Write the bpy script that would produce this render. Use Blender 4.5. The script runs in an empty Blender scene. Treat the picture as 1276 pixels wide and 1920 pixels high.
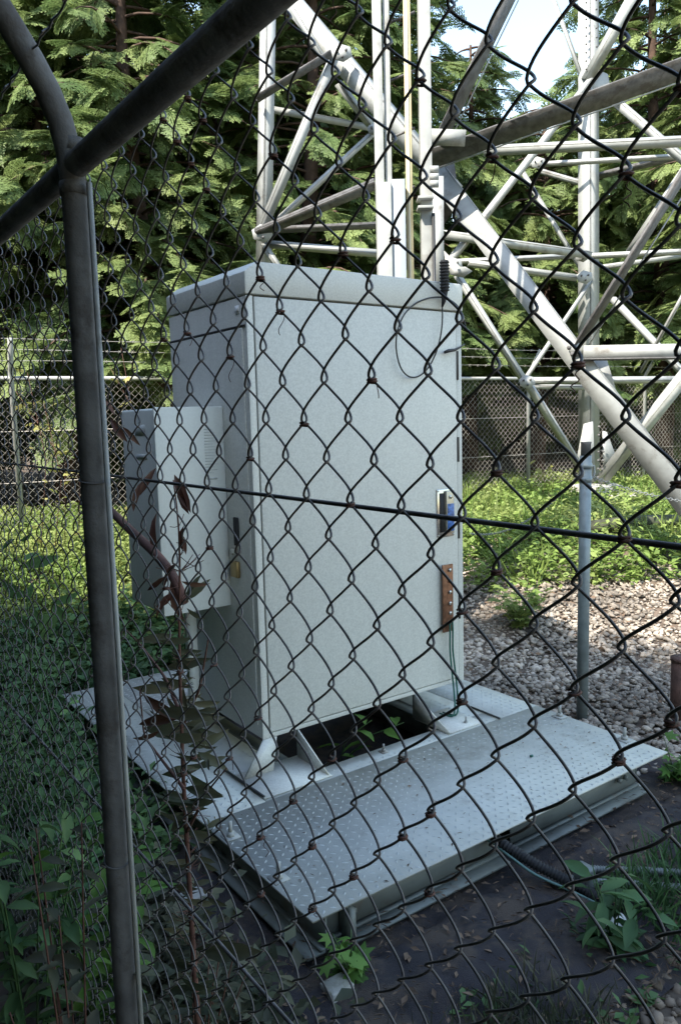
import bpy, bmesh, math, random
import numpy as np
from mathutils import Vector, Matrix
rng = np.random.default_rng(7); random.seed(7)
R_ = math.radians
scene = bpy.context.scene
col = scene.collection

# ------------------------------------------------------------------ camera
FPX = 1457.67                       # focal length in pixels of a 1276 x 1920 picture
CF = np.array([0.58157, 0.80479, -0.11787]); CF /= np.linalg.norm(CF)
_p, _r, _y = 0.118144411, -0.0265520639, 0.944865988
CF = np.array([math.cos(_p)*math.cos(_y), math.cos(_p)*math.sin(_y), -math.sin(_p)])
_R0 = np.array([math.sin(_y), -math.cos(_y), 0.0]); _U0 = np.cross(_R0, CF)
CR = math.cos(_r)*_R0 + math.sin(_r)*_U0; CU = np.cross(CR, CF)
EYE = np.array([0, 0, 1.5])
cd = bpy.data.cameras.new('camera'); cam = bpy.data.objects.new('camera', cd); col.objects.link(cam)
cd.sensor_fit = 'VERTICAL'; cd.sensor_height = 36; cd.lens = FPX/1920*36
cd.clip_start = 0.02; cd.clip_end = 500
M = Matrix.Identity(4)
for i in range(3):
    M[i][0] = CR[i]; M[i][1] = CU[i]; M[i][2] = -CF[i]; M[i][3] = EYE[i]
cam.matrix_world = M
scene.camera = cam
# ------------------------------------------------------------------ light
SUN_AZ, SUN_EL = R_(16), R_(51)      # azimuth the light travels to; elevation
w = bpy.data.worlds.new('World'); scene.world = w; w.use_nodes = True
nt = w.node_tree; bg = nt.nodes['Background']
sky = nt.nodes.new('ShaderNodeTexSky'); sky.sky_type = 'NISHITA'; sky.sun_disc = False
sky.sun_elevation = SUN_EL
to_sun = Vector((-math.cos(SUN_AZ)*math.cos(SUN_EL), -math.sin(SUN_AZ)*math.cos(SUN_EL), math.sin(SUN_EL)))
sky.sun_rotation = math.atan2(to_sun.x, to_sun.y)
sky.air_density = 1.6; sky.dust_density = 0.8; sky.ozone_density = 0.2
nt.links.new(sky.outputs[0], bg.inputs[0]); bg.inputs[1].default_value = 0.15
sd = bpy.data.lights.new('sun', 'SUN'); sd.energy = 3.8; sd.angle = R_(0.5); sd.color = (1.0, 0.93, 0.82)
so = bpy.data.objects.new('sun', sd); col.objects.link(so)
so.rotation_euler = to_sun.to_track_quat('Z', 'Y').to_euler()
scene.view_settings.view_transform = 'Standard'; scene.view_settings.look = 'None'
scene.view_settings.exposure = 1.65; scene.view_settings.gamma = 1

# ------------------------------------------------------------------ rays of the survey (a pixel plus a known plane gives a point)
def ray(x, y): return CF + CR*(x-638)/FPX - CU*(y-960)/FPX
def gz(x, y, z=0.): d = ray(x, y); return EYE + d*((z-1.5)/d[2])
def gx(x, y, X): d = ray(x, y); return EYE + d*(X/d[0])
def gy(x, y, Y): d = ray(x, y); return EYE + d*(Y/d[1])
def gd(x, y, s): return EYE + ray(x, y)*s

# ------------------------------------------------------------------ materials
MATS = {}
def mat(name, base, rough=0.6, metal=0.0, var=0.0, vscale=20.0, base2=None, bump=0.0, bscale=80.0, spec=0.5, island=0.0, stain=None, detail=6.0, streak=0.0):
    if name in MATS: return MATS[name]
    m = bpy.data.materials.new(name); m.use_nodes = True; n = m.node_tree; b = n.nodes['Principled BSDF']
    b.inputs['Roughness'].default_value = rough; b.inputs['Metallic'].default_value = metal
    b.inputs['Specular IOR Level'].default_value = spec
    b.inputs['Base Color'].default_value = (*base, 1)
    geo = n.nodes.new('ShaderNodeNewGeometry')
    last = None
    if var or base2:
        no = n.nodes.new('ShaderNodeTexNoise'); no.inputs['Scale'].default_value = vscale; no.inputs['Detail'].default_value = detail
        n.links.new(geo.outputs['Position'], no.inputs['Vector'])
        cr = n.nodes.new('ShaderNodeValToRGB'); n.links.new(no.outputs[0], cr.inputs[0])
        cr.color_ramp.elements[0].position = 0.35; cr.color_ramp.elements[1].position = 0.65
        b2 = base2 or tuple(c*(1-var) for c in base)
        b1 = base if base2 else tuple(min(1, c*(1+var)) for c in base)
        cr.color_ramp.elements[0].color = (*b2, 1); cr.color_ramp.elements[1].color = (*b1, 1)
        last = cr.outputs[0]
    if island:
        hs = n.nodes.new('ShaderNodeHueSaturation')
        mr = n.nodes.new('ShaderNodeMapRange'); mr.inputs[3].default_value = 1-island; mr.inputs[4].default_value = 1+island
        n.links.new(geo.outputs['Random Per Island'], mr.inputs[0]); n.links.new(mr.outputs[0], hs.inputs['Value'])
        if last: n.links.new(last, hs.inputs['Color'])
        else: hs.inputs['Color'].default_value = (*base, 1)
        last = hs.outputs[0]
    if stain:   # patches of dirt or rust with a shape of their own
        c2, sc, pos = stain
        no = n.nodes.new('ShaderNodeTexNoise'); no.inputs['Scale'].default_value = sc; no.inputs['Detail'].default_value = 8; no.inputs['Roughness'].default_value = 0.7
        n.links.new(geo.outputs['Position'], no.inputs['Vector'])
        cr = n.nodes.new('ShaderNodeValToRGB'); cr.color_ramp.elements[0].position = pos; cr.color_ramp.elements[1].position = pos+0.12
        n.links.new(no.outputs[0], cr.inputs[0])
        mx = n.nodes.new('ShaderNodeMix'); mx.data_type = 'RGBA'
        n.links.new(cr.outputs[0], mx.inputs[0])
        if last: n.links.new(last, mx.inputs[6])
        else: mx.inputs[6].default_value = (*base, 1)
        mx.inputs[7].default_value = (*c2, 1); last = mx.outputs[2]
    if streak:  # faint rain streaks running down the sheet metal
        mp = n.nodes.new('ShaderNodeMapping'); mp.inputs['Scale'].default_value = (26, 26, 1.1); n.links.new(geo.outputs['Position'], mp.inputs[0])
        no = n.nodes.new('ShaderNodeTexNoise'); no.inputs['Scale'].default_value = 1.0; no.inputs['Detail'].default_value = 5; n.links.new(mp.outputs[0], no.inputs['Vector'])
        mr = n.nodes.new('ShaderNodeMapRange'); mr.inputs[1].default_value = .45; mr.inputs[2].default_value = .75; mr.inputs[3].default_value = 1; mr.inputs[4].default_value = 1-streak*2
        n.links.new(no.outputs[0], mr.inputs[0]); hs = n.nodes.new('ShaderNodeHueSaturation'); n.links.new(mr.outputs[0], hs.inputs['Value']); n.links.new(last, hs.inputs['Color']); last = hs.outputs[0]
    if last: n.links.new(last, b.inputs['Base Color'])
    if bump:
        no = n.nodes.new('ShaderNodeTexNoise'); no.inputs['Scale'].default_value = bscale; no.inputs['Detail'].default_value = 5
        n.links.new(geo.outputs['Position'], no.inputs['Vector'])
        bp = n.nodes.new('ShaderNodeBump'); bp.inputs['Strength'].default_value = bump; bp.inputs['Distance'].default_value = 0.01
        n.links.new(no.outputs[0], bp.inputs['Height']); n.links.new(bp.outputs[0], b.inputs['Normal'])
    MATS[name] = m; return m

def leafmat(name, c1, c2, trans=0.35, rough=0.55, island=0.35, vscale=1.5):
    if name in MATS: return MATS[name]
    m = bpy.data.materials.new(name); m.use_nodes = True; n = m.node_tree; b = n.nodes['Principled BSDF']; out = n.nodes['Material Output']
    b.inputs['Roughness'].default_value = rough; b.inputs['Specular IOR Level'].default_value = 0.3
    geo = n.nodes.new('ShaderNodeNewGeometry')
    no = n.nodes.new('ShaderNodeTexNoise'); no.inputs['Scale'].default_value = vscale; no.inputs['Detail'].default_value = 4
    n.links.new(geo.outputs['Position'], no.inputs['Vector'])
    cr = n.nodes.new('ShaderNodeValToRGB'); cr.color_ramp.elements[0].position = 0.38; cr.color_ramp.elements[1].position = 0.62
    cr.color_ramp.elements[0].color = (*c1, 1); cr.color_ramp.elements[1].color = (*c2, 1)
    n.links.new(no.outputs[0], cr.inputs[0])
    hs = n.nodes.new('ShaderNodeHueSaturation')
    mr = n.nodes.new('ShaderNodeMapRange'); mr.inputs[3].default_value = 1-island; mr.inputs[4].default_value = 1+island
    n.links.new(geo.outputs['Random Per Island'], mr.inputs[0]); n.links.new(mr.outputs[0], hs.inputs['Value'])
    n.links.new(cr.outputs[0], hs.inputs['Color']); n.links.new(hs.outputs[0], b.inputs['Base Color'])
    tr = n.nodes.new('ShaderNodeBsdfTranslucent'); n.links.new(hs.outputs[0], tr.inputs[0])
    mx = n.nodes.new('ShaderNodeMixShader'); mx.inputs[0].default_value = trans
    n.links.new(b.outputs[0], mx.inputs[1]); n.links.new(tr.outputs[0], mx.inputs[2]); n.links.new(mx.outputs[0], out.inputs[0])
    MATS[name] = m; return m

# ------------------------------------------------------------------ mesh buffer
class MB:
    def __init__(s): s.v = []; s.f = []; s.n = 0
    def add(s, verts, faces):
        verts = np.asarray(verts, float).reshape(-1, 3)
        s.v.append(verts)
        if isinstance(faces, np.ndarray): s.f.append(faces.astype(np.int64)+s.n)
        else:
            by = {}
            for q in faces: by.setdefault(len(q), []).append(q)
            for k, l in by.items(): s.f.append(np.array(l, np.int64)+s.n)
        s.n += len(verts); return s
    def frame(s, o, ax, ay, az, x, y, z, taper=None):
        """box along axes from origin o; x, y, z are (lo, hi) pairs"""
        o, ax, ay, az = map(np.asarray, (o, ax, ay, az))
        P = [o+ax*a+ay*b+az*c for c in z for b in y for a in x]
        return s.add(P, [(0, 2, 3, 1), (4, 5, 7, 6), (0, 1, 5, 4), (2, 6, 7, 3), (0, 4, 6, 2), (1, 3, 7, 5)])
    def box(s, lo, hi):
        return s.frame((0, 0, 0), (1, 0, 0), (0, 1, 0), (0, 0, 1), (lo[0], hi[0]), (lo[1], hi[1]), (lo[2], hi[2]))
    def tube(s, pts, r, seg=8, cap=True, ref=None):
        P = np.asarray(pts, float); n = len(P)
        r = np.broadcast_to(np.asarray(r, float), (n,))
        T = np.gradient(P, axis=0); T /= np.linalg.norm(T, axis=1)[:, None]+1e-12
        if ref is None:
            m = np.abs(T).mean(0); ref = np.eye(3)[int(np.argmin(m))]
        A = np.cross(T, ref); A /= np.linalg.norm(A, axis=1)[:, None]+1e-12; B = np.cross(T, A)
        th = np.linspace(0, 2*np.pi, seg, endpoint=False)
        V = P[:, None]+r[:, None, None]*(np.cos(th)[None, :, None]*A[:, None]+np.sin(th)[None, :, None]*B[:, None])
        i = np.arange(n-1)[:, None]*seg; j = np.arange(seg)[None]; k = (j+1) % seg
        F = np.stack([i+j, i+k, i+seg+k, i+seg+j], -1).reshape(-1, 4)
        s.add(V.reshape(-1, 3), F)
        if cap and seg > 3:
            s.f.append(np.array([list(range(seg))[::-1]])+s.n-n*seg); s.f.append(np.array([list(range((n-1)*seg, n*seg))])+s.n-n*seg)
        return s
    def prism(s, poly, o, ax, ay, az, h):
        """polygon in the ax, ay plane extruded by h along az"""
        o, ax, ay, az = map(np.asarray, (o, ax, ay, az)); k = len(poly)
        P = [o+ax*a+ay*b for a, b in poly]+[o+ax*a+ay*b+az*h for a, b in poly]
        return s.add(P, [tuple(range(k))[::-1], tuple(range(k, 2*k))]+[(i, (i+1) % k, k+(i+1) % k, k+i) for i in range(k)])
    def inst(s, TV, TF, P, D, S, N, L):
        """many copies of a template: local x along D, y along S, z along N, scaled by L"""
        L = np.asarray(L, float)
        if L.ndim == 1: L = np.stack([L, L, L], 1)
        V = P[:, None]+TV[None, :, 0, None]*(D*L[:, :1])[:, None]+TV[None, :, 1, None]*(S*L[:, 1:2])[:, None]+TV[None, :, 2, None]*(N*L[:, 2:])[:, None]
        off = np.arange(len(P))[:, None, None]*len(TV)
        base = s.n; s.v.append(V.reshape(-1, 3)); s.n += V.shape[0]*V.shape[1]
        for F in TF: s.f.append((F[None]+off).reshape(-1, F.shape[1])+base)
        return s
    def mesh(s, name):
        me = bpy.data.meshes.new(name); V = np.concatenate(s.v)
        me.vertices.add(len(V)); me.vertices.foreach_set('co', V.astype(np.float32).ravel())
        loops = np.concatenate([f.ravel() for f in s.f]); tot = np.concatenate([np.full(len(f), f.shape[1]) for f in s.f])
        st = np.concatenate([[0], np.cumsum(tot)[:-1]])
        me.loops.add(len(loops)); me.loops.foreach_set('vertex_index', loops.astype(np.int32))
        me.polygons.add(len(tot)); me.polygons.foreach_set('loop_start', st.astype(np.int32)); me.polygons.foreach_set('loop_total', tot.astype(np.int32))
        me.update(calc_edges=True); me.validate(); return me
    def build(s, name, material, parent=None, smooth=False, bevel=0.0, origin=None, angle=40):
        if origin is None and parent is None:
            V = np.concatenate(s.v); origin = ((V[:, 0].min()+V[:, 0].max())/2, (V[:, 1].min()+V[:, 1].max())/2, V[:, 2].min())
        if parent is not None: origin = parent.matrix_world.translation if origin is None else origin
        org = np.array(origin)
        s.v = [v-org for v in s.v]
        me = s.mesh(name); me.materials.append(material)
        if smooth: me.shade_smooth() if False else me.polygons.foreach_set('use_smooth', [True]*len(me.polygons))
        o = bpy.data.objects.new(name, me); col.objects.link(o)
        if parent is not None:
            o.parent = parent
            o.location = Vector(org)-parent.matrix_world.translation
        else: o.location = origin
        if bevel:
            b = o.modifiers.new('bevel', 'BEVEL'); b.width = bevel; b.segments = 2; b.limit_method = 'ANGLE'; b.angle_limit = R_(angle)
        o.matrix_world = Matrix.Translation(Vector(org))
        if parent is not None: o.matrix_parent_inverse = Matrix.Identity(4); o.location = Vector(org)-parent.matrix_world.translation
        return o
def tag(o, label=None, cat=None, group=None, kind=None):
    if label: o['label'] = label
    if cat: o['category'] = cat
    if group: o['group'] = group
    if kind: o['kind'] = kind
    return o
def thing(name, loc, label, cat, group=None):
    o = bpy.data.objects.new(name, None); col.objects.link(o); o.location = Vector(loc); o.empty_display_size = 0.1
    o.matrix_world = Matrix.Translation(Vector(loc))
    return tag(o, label, cat, group)
def unit(v): v = np.asarray(v, float); return v/(np.linalg.norm(v, axis=-1, keepdims=True)+1e-12)
X, Y, Z = np.eye(3)

# ------------------------------------------------------------------ materials list
paint = mat('cabinet_paint', (0.57, 0.575, 0.53), 0.45, streak=0.02, var=0.09, vscale=150, bump=0.04, bscale=500, stain=((0.36, 0.39, 0.38), 5.0, 0.66))
paint_in = mat('seam_dark', (0.03, 0.03, 0.03), 0.9)
boxpaint = mat('box_paint', (0.64, 0.66, 0.62), 0.4, streak=0.03, var=0.03, vscale=120, stain=((0.45, 0.46, 0.44), 4.0, 0.66))
galv = mat('galvanised', (0.335, 0.345, 0.33), 0.65, 0.1, var=0.08, vscale=14, bump=0.06, bscale=60, stain=((0.19, 0.175, 0.155), 3.0, 0.56))
galv_d = mat('galvanised_weathered_shaded', (0.115, 0.113, 0.112), 0.8, 0.1, var=0.25, vscale=20, bump=0.2, bscale=90, stain=((0.07, 0.062, 0.057), 12.0, 0.52))  # weathered fence steel; on the tower this dark tone puts shade into the colour
plate_m = mat('deck_plate_steel', (0.43, 0.445, 0.415), 0.6, 0.1, var=0.08, vscale=9, bump=0.08, bscale=160, stain=((0.31, 0.31, 0.28), 5.0, 0.56))
beam_m = mat('beam_steel', (0.16, 0.175, 0.165), 0.6, 0.2, var=0.12, vscale=12, stain=((0.14, 0.12, 0.10), 7.0, 0.56))
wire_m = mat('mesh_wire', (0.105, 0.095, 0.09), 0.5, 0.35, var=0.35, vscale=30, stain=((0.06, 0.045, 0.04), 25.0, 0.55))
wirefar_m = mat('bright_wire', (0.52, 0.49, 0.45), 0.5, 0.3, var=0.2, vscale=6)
black = mat('black_plastic', (0.02, 0.02, 0.021), 0.8)
rubber = mat('black_cable', (0.02, 0.021, 0.022), 0.5)
greenc = mat('green_cable', (0.015, 0.10, 0.075), 0.45)
chrome = mat('chrome', (0.55, 0.54, 0.50), 0.22, 0.9)
bluef = mat('blue_film', (0.04, 0.12, 0.34), 0.35, var=0.6, vscale=90)
copper = mat('copper_bar', (0.20, 0.10, 0.06), 0.45, 0.6, var=0.35, vscale=60)
brass = mat('brass', (0.33, 0.24, 0.11), 0.4, 0.7)
yellow = mat('cream_conduit', (0.62, 0.52, 0.30), 0.5, var=0.08, vscale=8)
rust = mat('rusty_steel', (0.09, 0.05, 0.04), 0.85, var=0.35, vscale=18, bump=0.3, bscale=60)
bark = mat('bark', (0.075, 0.045, 0.032), 0.9, var=0.4, vscale=9, bump=0.6, bscale=25)
twig = mat('dead_twig', (0.10, 0.045, 0.032), 0.85, var=0.3, vscale=15)
conc = mat('concrete', (0.42, 0.40, 0.36), 0.85, var=0.12, vscale=10, bump=0.3, bscale=70, stain=((0.16, 0.16, 0.10), 5.0, 0.52))
soil = mat('soil', (0.10, 0.075, 0.055), 0.95, var=0.4, vscale=5, bump=0.7, bscale=22)
fabric = mat('weed_sheet', (0.022, 0.018, 0.021), 0.8, var=0.3, vscale=6, bump=0.5, bscale=330, stain=((0.062, 0.045, 0.034), 7.0, 0.47))
stone_m = mat('gravel_stone', (0.29, 0.25, 0.205), 0.9, var=0.35, vscale=1.6, island=0.45, bump=0.2, bscale=150)
clearp = mat('dusty_clear_pipe', (0.15, 0.17, 0.165), 0.3, var=0.2, vscale=25)
whitep = mat('white_plastic', (0.7, 0.7, 0.7), 0.5)
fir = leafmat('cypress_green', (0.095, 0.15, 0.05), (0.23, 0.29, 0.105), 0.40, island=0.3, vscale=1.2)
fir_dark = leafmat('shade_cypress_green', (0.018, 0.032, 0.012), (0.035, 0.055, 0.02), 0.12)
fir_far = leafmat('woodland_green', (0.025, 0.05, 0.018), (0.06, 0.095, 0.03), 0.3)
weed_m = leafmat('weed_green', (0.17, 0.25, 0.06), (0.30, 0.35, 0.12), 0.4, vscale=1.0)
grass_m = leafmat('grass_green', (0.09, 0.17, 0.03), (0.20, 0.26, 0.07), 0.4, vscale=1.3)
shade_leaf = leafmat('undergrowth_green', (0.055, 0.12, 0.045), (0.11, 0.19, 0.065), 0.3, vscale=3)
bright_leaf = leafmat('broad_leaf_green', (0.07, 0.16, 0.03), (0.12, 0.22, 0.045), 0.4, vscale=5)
red_leaf = leafmat('dead_red_leaf', (0.08, 0.035, 0.025), (0.13, 0.07, 0.045), 0.2, vscale=8)
dusty_leaf = leafmat('dusty_leaf', (0.05, 0.062, 0.035), (0.105, 0.10, 0.06), 0.25, vscale=6)
vine_leaf = leafmat('vine_yellow_green', (0.20, 0.22, 0.06), (0.34, 0.30, 0.12), 0.35, vscale=3)

# ------------------------------------------------------------------ ground
def hgt(x, y):
    s = 0.5857*x+0.8105*y
    t = np.clip((s-4.3)/2.6, 0, 1); t = t*t*(3-2*t)
    h = 0.44*t
    q = np.clip((s-12)/24, 0, 1); h = h+5.0*q*q
    return h
def ground():
    a = np.concatenate([np.linspace(-300, -14, 24), np.linspace(-12, 26, 150), np.linspace(28, 300, 24)])
    Xg, Yg = np.meshgrid(a, a, indexing='ij')
    h = hgt(Xg, Yg)+0.012*np.sin(Xg*3.1+np.cos(Yg*2.3)*2)*np.cos(Yg*2.7)
    n = len(a); V = np.stack([Xg, Yg, h-0.005], -1).reshape(-1, 3)
    i, j = np.meshgrid(np.arange(n-1), np.arange(n-1), indexing='ij'); b = i*n+j
    F = np.stack([b, b+n, b+n+1, b+1], -1).reshape(-1, 4)
    return MB().add(V, F)
tag(ground().build('ground', soil, smooth=True, origin=(0, 0, 0)), kind='structure')

# weed-control sheet, wrinkled, under and round the platform
def sheet(x0, x1, y0, y1, nx, ny):
    a = np.linspace(x0, x1, nx); b = np.linspace(y0, y1, ny); A, B = np.meshgrid(a, b, indexing='ij')
    h = 0.022+0.016*np.sin(A*9+3*np.sin(B*4))*np.sin(B*7+1.5*A)+0.013*np.abs(np.sin(A*11+B*15+2*np.sin(B*9+A*4)))+.006*np.abs(np.sin(A*27-B*13+2*np.sin(B*8)))
    edge = np.minimum(np.minimum(A-x0, x1-A), np.minimum(B-y0, y1-B)); h = np.where(edge < 0.05, h*0.4, h)
    h = np.where((A > 1.0) & (A < 2.8) & (B > 1.58), h*.42, h)
    V = np.stack([A, B, h], -1).reshape(-1, 3); i, j = np.meshgrid(np.arange(nx-1), np.arange(ny-1), indexing='ij'); k = i*ny+j
    return MB().add(V, np.stack([k, k+ny, k+ny+1, k+1], -1).reshape(-1, 4))
sh = sheet(0.70, 3.0, 1.02, 4.1, 120, 160).build('weed_control_sheet', fabric, smooth=True)
tag(sh, 'dark purplish weed control sheet lying wrinkled under the steel platform', 'ground sheet')

SHEETH = None
# ------------------------------------------------------------------ leaf and frond templates
LEAF_V = np.array([(0, 0, 0), (.25, .15, .07), (.55, .19, .04), (.82, .10, -.06), (1, 0, -.20), (.82, -.10, -.06), (.55, -.19, .04), (.25, -.15, .07), (.3, 0, .0), (.62, 0, -.04)], float)
LEAF_F = [np.array([(0, 8, 1), (8, 9, 2), (8, 2, 1), (9, 3, 2), (9, 4, 3), (0, 7, 8), (7, 6, 8), (6, 9, 8), (6, 5, 9), (5, 4, 9)])]
SMALL_V = np.array([(0, 0, 0), (.5, .26, .06), (1, 0, -.05), (.5, -.26, .06)], float); SMALL_F = [np.array([(0, 2, 1), (0, 3, 2)])]
BLADE_V = np.array([(0, -.02, 0), (0, .02, 0), (.5, .017, .10), (.5, -.017, .10), (.85, .01, -.02), (.85, -.01, -.02), (1, 0, -.14)], float); BLADE_F = [np.array([(0, 1, 2, 3), (3, 2, 4, 5)]), np.array([(5, 4, 6)])]
def lobed():
    v = [(0, 0, 0)]; 
    for a, r in ((-150, .35), (-115, .62), (-80, .38), (-45, .9), (-22, .5), (0, 1.05), (22, .5), (45, .9), (80, .38), (115, .62), (150, .35)):
        v.append((.3+.6*r*math.cos(R_(a)), .6*r*math.sin(R_(a)), -.12*r*r))
    v[0] = (.3, 0, .03); n = len(v)
    return np.array(v, float), [np.array([(0, i, i+1) for i in range(1, n-1)]+[(0, n-1, 1)])]
LOBE_V, LOBE_F = lobed()
def frond(nside=8, nl=3, seed=1):
    g = np.random.default_rng(seed); V = []; F = []
    def quad(p, d, s, L, W):
        b = len(V); z = lambda q: -.22*q[0]**2-.25*abs(q[1])**1.3
        for a, c in ((0, 0), (.5, .5), (1, 0), (.5, -.5)):
            q = p+d*L*a+s*W*c; V.append((q[0], q[1], z(q)+g.uniform(-.008, .008)))
        F.append((b, b+3, b+2, b+1))
    quad(np.array([0., 0]), np.array([1., 0]), np.array([0, 1.]), 1.0, .022)
    for k in range(nside):
        x = .10+.86*k/nside
        for sg in (-1, 1):
            ang = R_(48+g.uniform(-8, 8)); d = np.array([math.cos(ang), sg*math.sin(ang)]); s = np.array([-d[1], d[0]])
            L = (.50*(1-x)**.75+.08)*g.uniform(.75, 1.15); o = np.array([x+sg*.02, 0.])
            quad(o, d, s, L, .035)
            m = max(1, int(round(nl*L/.3)))
            for q in range(m):
                t = (q+.6)/(m+.3)
                for s2 in (-1, 1):
                    a2 = ang+R_(40)*s2*sg; d2 = np.array([math.cos(a2), sg*math.sin(a2)]) if True else d
                    quad(o+d*L*t, d2, np.array([-d2[1], d2[0]]), .15*(1-.45*t)*g.uniform(.8, 1.3), .052)
    return np.array(V), [np.array(F)]
FRONDS = [frond(8, 3, k) for k in range(3)]
def dirs(az, el): return np.stack([np.cos(el)*np.cos(az), np.cos(el)*np.sin(az), np.sin(el)], -1)
def frames(D, roll):
    S = unit(np.cross(np.broadcast_to(Z, D.shape), D)); N = np.cross(D, S)
    c, s = np.cos(roll)[:, None], np.sin(roll)[:, None]
    return S*c+N*s, N*c-S*s

# ------------------------------------------------------------------ trees
def tree(name, x, y, H, R, nb, seed, label, cat='tree', group=None, h0=2.2, size=0.43, m=None, per=16, tr=0.16, tmpl=None, lean=0.0):
    g = np.random.default_rng(seed); z0 = float(hgt(x, y))-0.05
    root = thing(name, (x, y, z0), label, cat, group)
    tb = MB(); zz = np.linspace(0, H, 9)
    bend = np.stack([0.12*np.sin(zz*.6+seed)+lean*zz, 0.12*np.cos(zz*.5+seed*2), zz], -1)+np.array([x, y, z0])
    tb.tube(bend, np.linspace(tr, 0.02, 9), 10)
    P = []; D = []; RL = []; L = []
    for b in range(nb):
        u = (b+g.uniform(0, 1))/nb; h = h0+(H-h0)*u**1.05
        Lb = (R*(1-u)**.65+0.35)*g.uniform(.75, 1.15); az = b*2.399+g.uniform(-.5, .5)
        o = np.array([np.interp(h, zz, bend[:, 0]), np.interp(h, zz, bend[:, 1]), z0+h])
        t = np.linspace(0, 1, 6); dh = np.array([math.cos(az), math.sin(az), 0])
        droop = g.uniform(.30, .60)
        path = o+dh*(t*Lb)[:, None]+Z*((.16*t-droop*t*t)*Lb)[:, None]
        tb.tube(path, np.linspace(.022, .004, 6), 4, cap=False)
        n = max(3, int(per*Lb/1.6))
        for q in range(n):
            tt = g.uniform(.30, 1.0); pp = o+dh*tt*Lb+Z*((.16*tt-droop*tt*tt)*Lb)
            P.append(pp); a2 = az+g.choice([-1, 1])*g.uniform(.1, 1.0)*(1.2-tt*.5)
            D.append((a2, R_(g.uniform(-50, 5)))); RL.append(g.normal(0, .35)); L.append(size*g.uniform(.6, 1.2))
    tb.build('trunk', bark, root, smooth=True)
    P = np.array(P); D = np.array(D); DD = dirs(D[:, 0], D[:, 1]); S, N = frames(DD, np.array(RL)); L = np.array(L)
    mb = MB(); pick = g.integers(0, 3, len(P))
    for k in range(3):
        s = pick == k
        TV, TF = (FRONDS[k] if tmpl is None else tmpl)
        if s.any(): mb.inst(TV, TF, P[s], DD[s], S[s], N[s], L[s])
    mb.build('crown', m or fir, root)
    return root
# (pixel x, distance, height, crown radius, branches, lowest branch)
TG = 'cypress trees behind the far fence'
TREES = [(-60, 10.4, 8.4, 1.8, 110, 1.9, 'drooping cypress at the left edge, seen through the bent top of the near fence post'),
         (110, 10.2, 8.8, 1.9, 130, 1.7, 'sunlit cypress straight behind the near fence post, its sprays reaching low over the far fence'),
         (290, 9.8, 8.8, 1.8, 130, 1.8, 'sunlit cypress just left of the cabinet top with layered yellow green sprays'),
         (430, 11.2, 9.6, 1.9, 120, 2.0, 'cypress between the cabinet top and the left tower leg'),
         (590, 10.6, 9.4, 1.8, 120, 2.1, 'cypress seen in the triangle right of the left tower leg'),
         (735, 11.2, 9.4, 1.35, 110, 2.2, 'cypress behind the cable ladder and cream conduit'),
         (885, 13.2, 7.0, 1.6, 100, 2.0, 'lower cypress whose top stands against the open sky'),
         (1010, 12.4, 5.7, 1.6, 100, 2.0, 'short cypress directly under the patch of sky'),
         (1225, 12.2, 9.6, 1.6, 130, 2.0, 'tall cypress right of the riveted tower leg'),
         (1400, 11.0, 9.4, 1.6, 120, 1.8, 'cypress cut off by the right edge beside the tower')]
for i, (px, s, H, Rr, nb, h0, lab) in enumerate(TREES):
    c = gz(px, 1100); dv = ray(px, 780); pt = EYE+dv*s
    tree('cypress_tree', pt[0], pt[1], H, Rr, nb, 100+i, lab, group=TG, h0=h0)
TREES2 = [(-20, 13.5, 10.0), (200, 13.0, 11.0), (380, 14.0, 11.5), (540, 14.2, 10.6), (630, 15.0, 11), (850, 18, 6.8), (960, 19, 7.6), (1110, 17, 8.0), (1240, 16.5, 9.0), (1400, 15.5, 12)]
for i, (px, s, H) in enumerate(TREES2):
    pt = EYE+ray(px, 780)*s
    tree('cypress_tree', pt[0], pt[1], H, 2.3, 90, 200+i, ['farthest cypress at the left edge, dark behind the sunlit ones', 'dark cypress filling the gap behind the near fence post', 'dark cypress behind the layered sprays left of the cabinet top', 'shaded cypress far behind the left tower leg', 'shaded cypress far behind the cable ladder', 'pale distant cypress left under the open sky', 'smallest distant cypress in the middle of the sky gap', 'distant cypress behind the riveted tower leg', 'tall distant cypress rising at the top right', 'distant cypress beyond the right edge of the tower'][i], group='cypresses of the back row', h0=1.0, size=.85, per=7, tr=.2)
# farther woodland reads as one mass
g = np.random.default_rng(5); n = 9000
wx = g.uniform(-250, 1700, n); ws = g.uniform(19, 27, n)
skyg = np.exp(-((wx-985)/220)**4)
top = 7.8-4.6*skyg
P = np.array([EYE+ray(a, 780)*b for a, b in zip(wx, ws)]); P[:, 2] = hgt(P[:, 0], P[:, 1])+g.uniform(0, 1, n)**.8*top
D = dirs(g.uniform(0, 6.28, n), g.uniform(-1.0, .1, n)); S, N = frames(D, g.normal(0, .6, n))
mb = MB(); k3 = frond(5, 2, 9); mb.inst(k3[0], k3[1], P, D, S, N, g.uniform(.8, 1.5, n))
tag(mb.build('far_woodland', fir_far), 'dark mass of woodland behind the rows of cypresses', 'woodland', kind='stuff')

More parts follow.
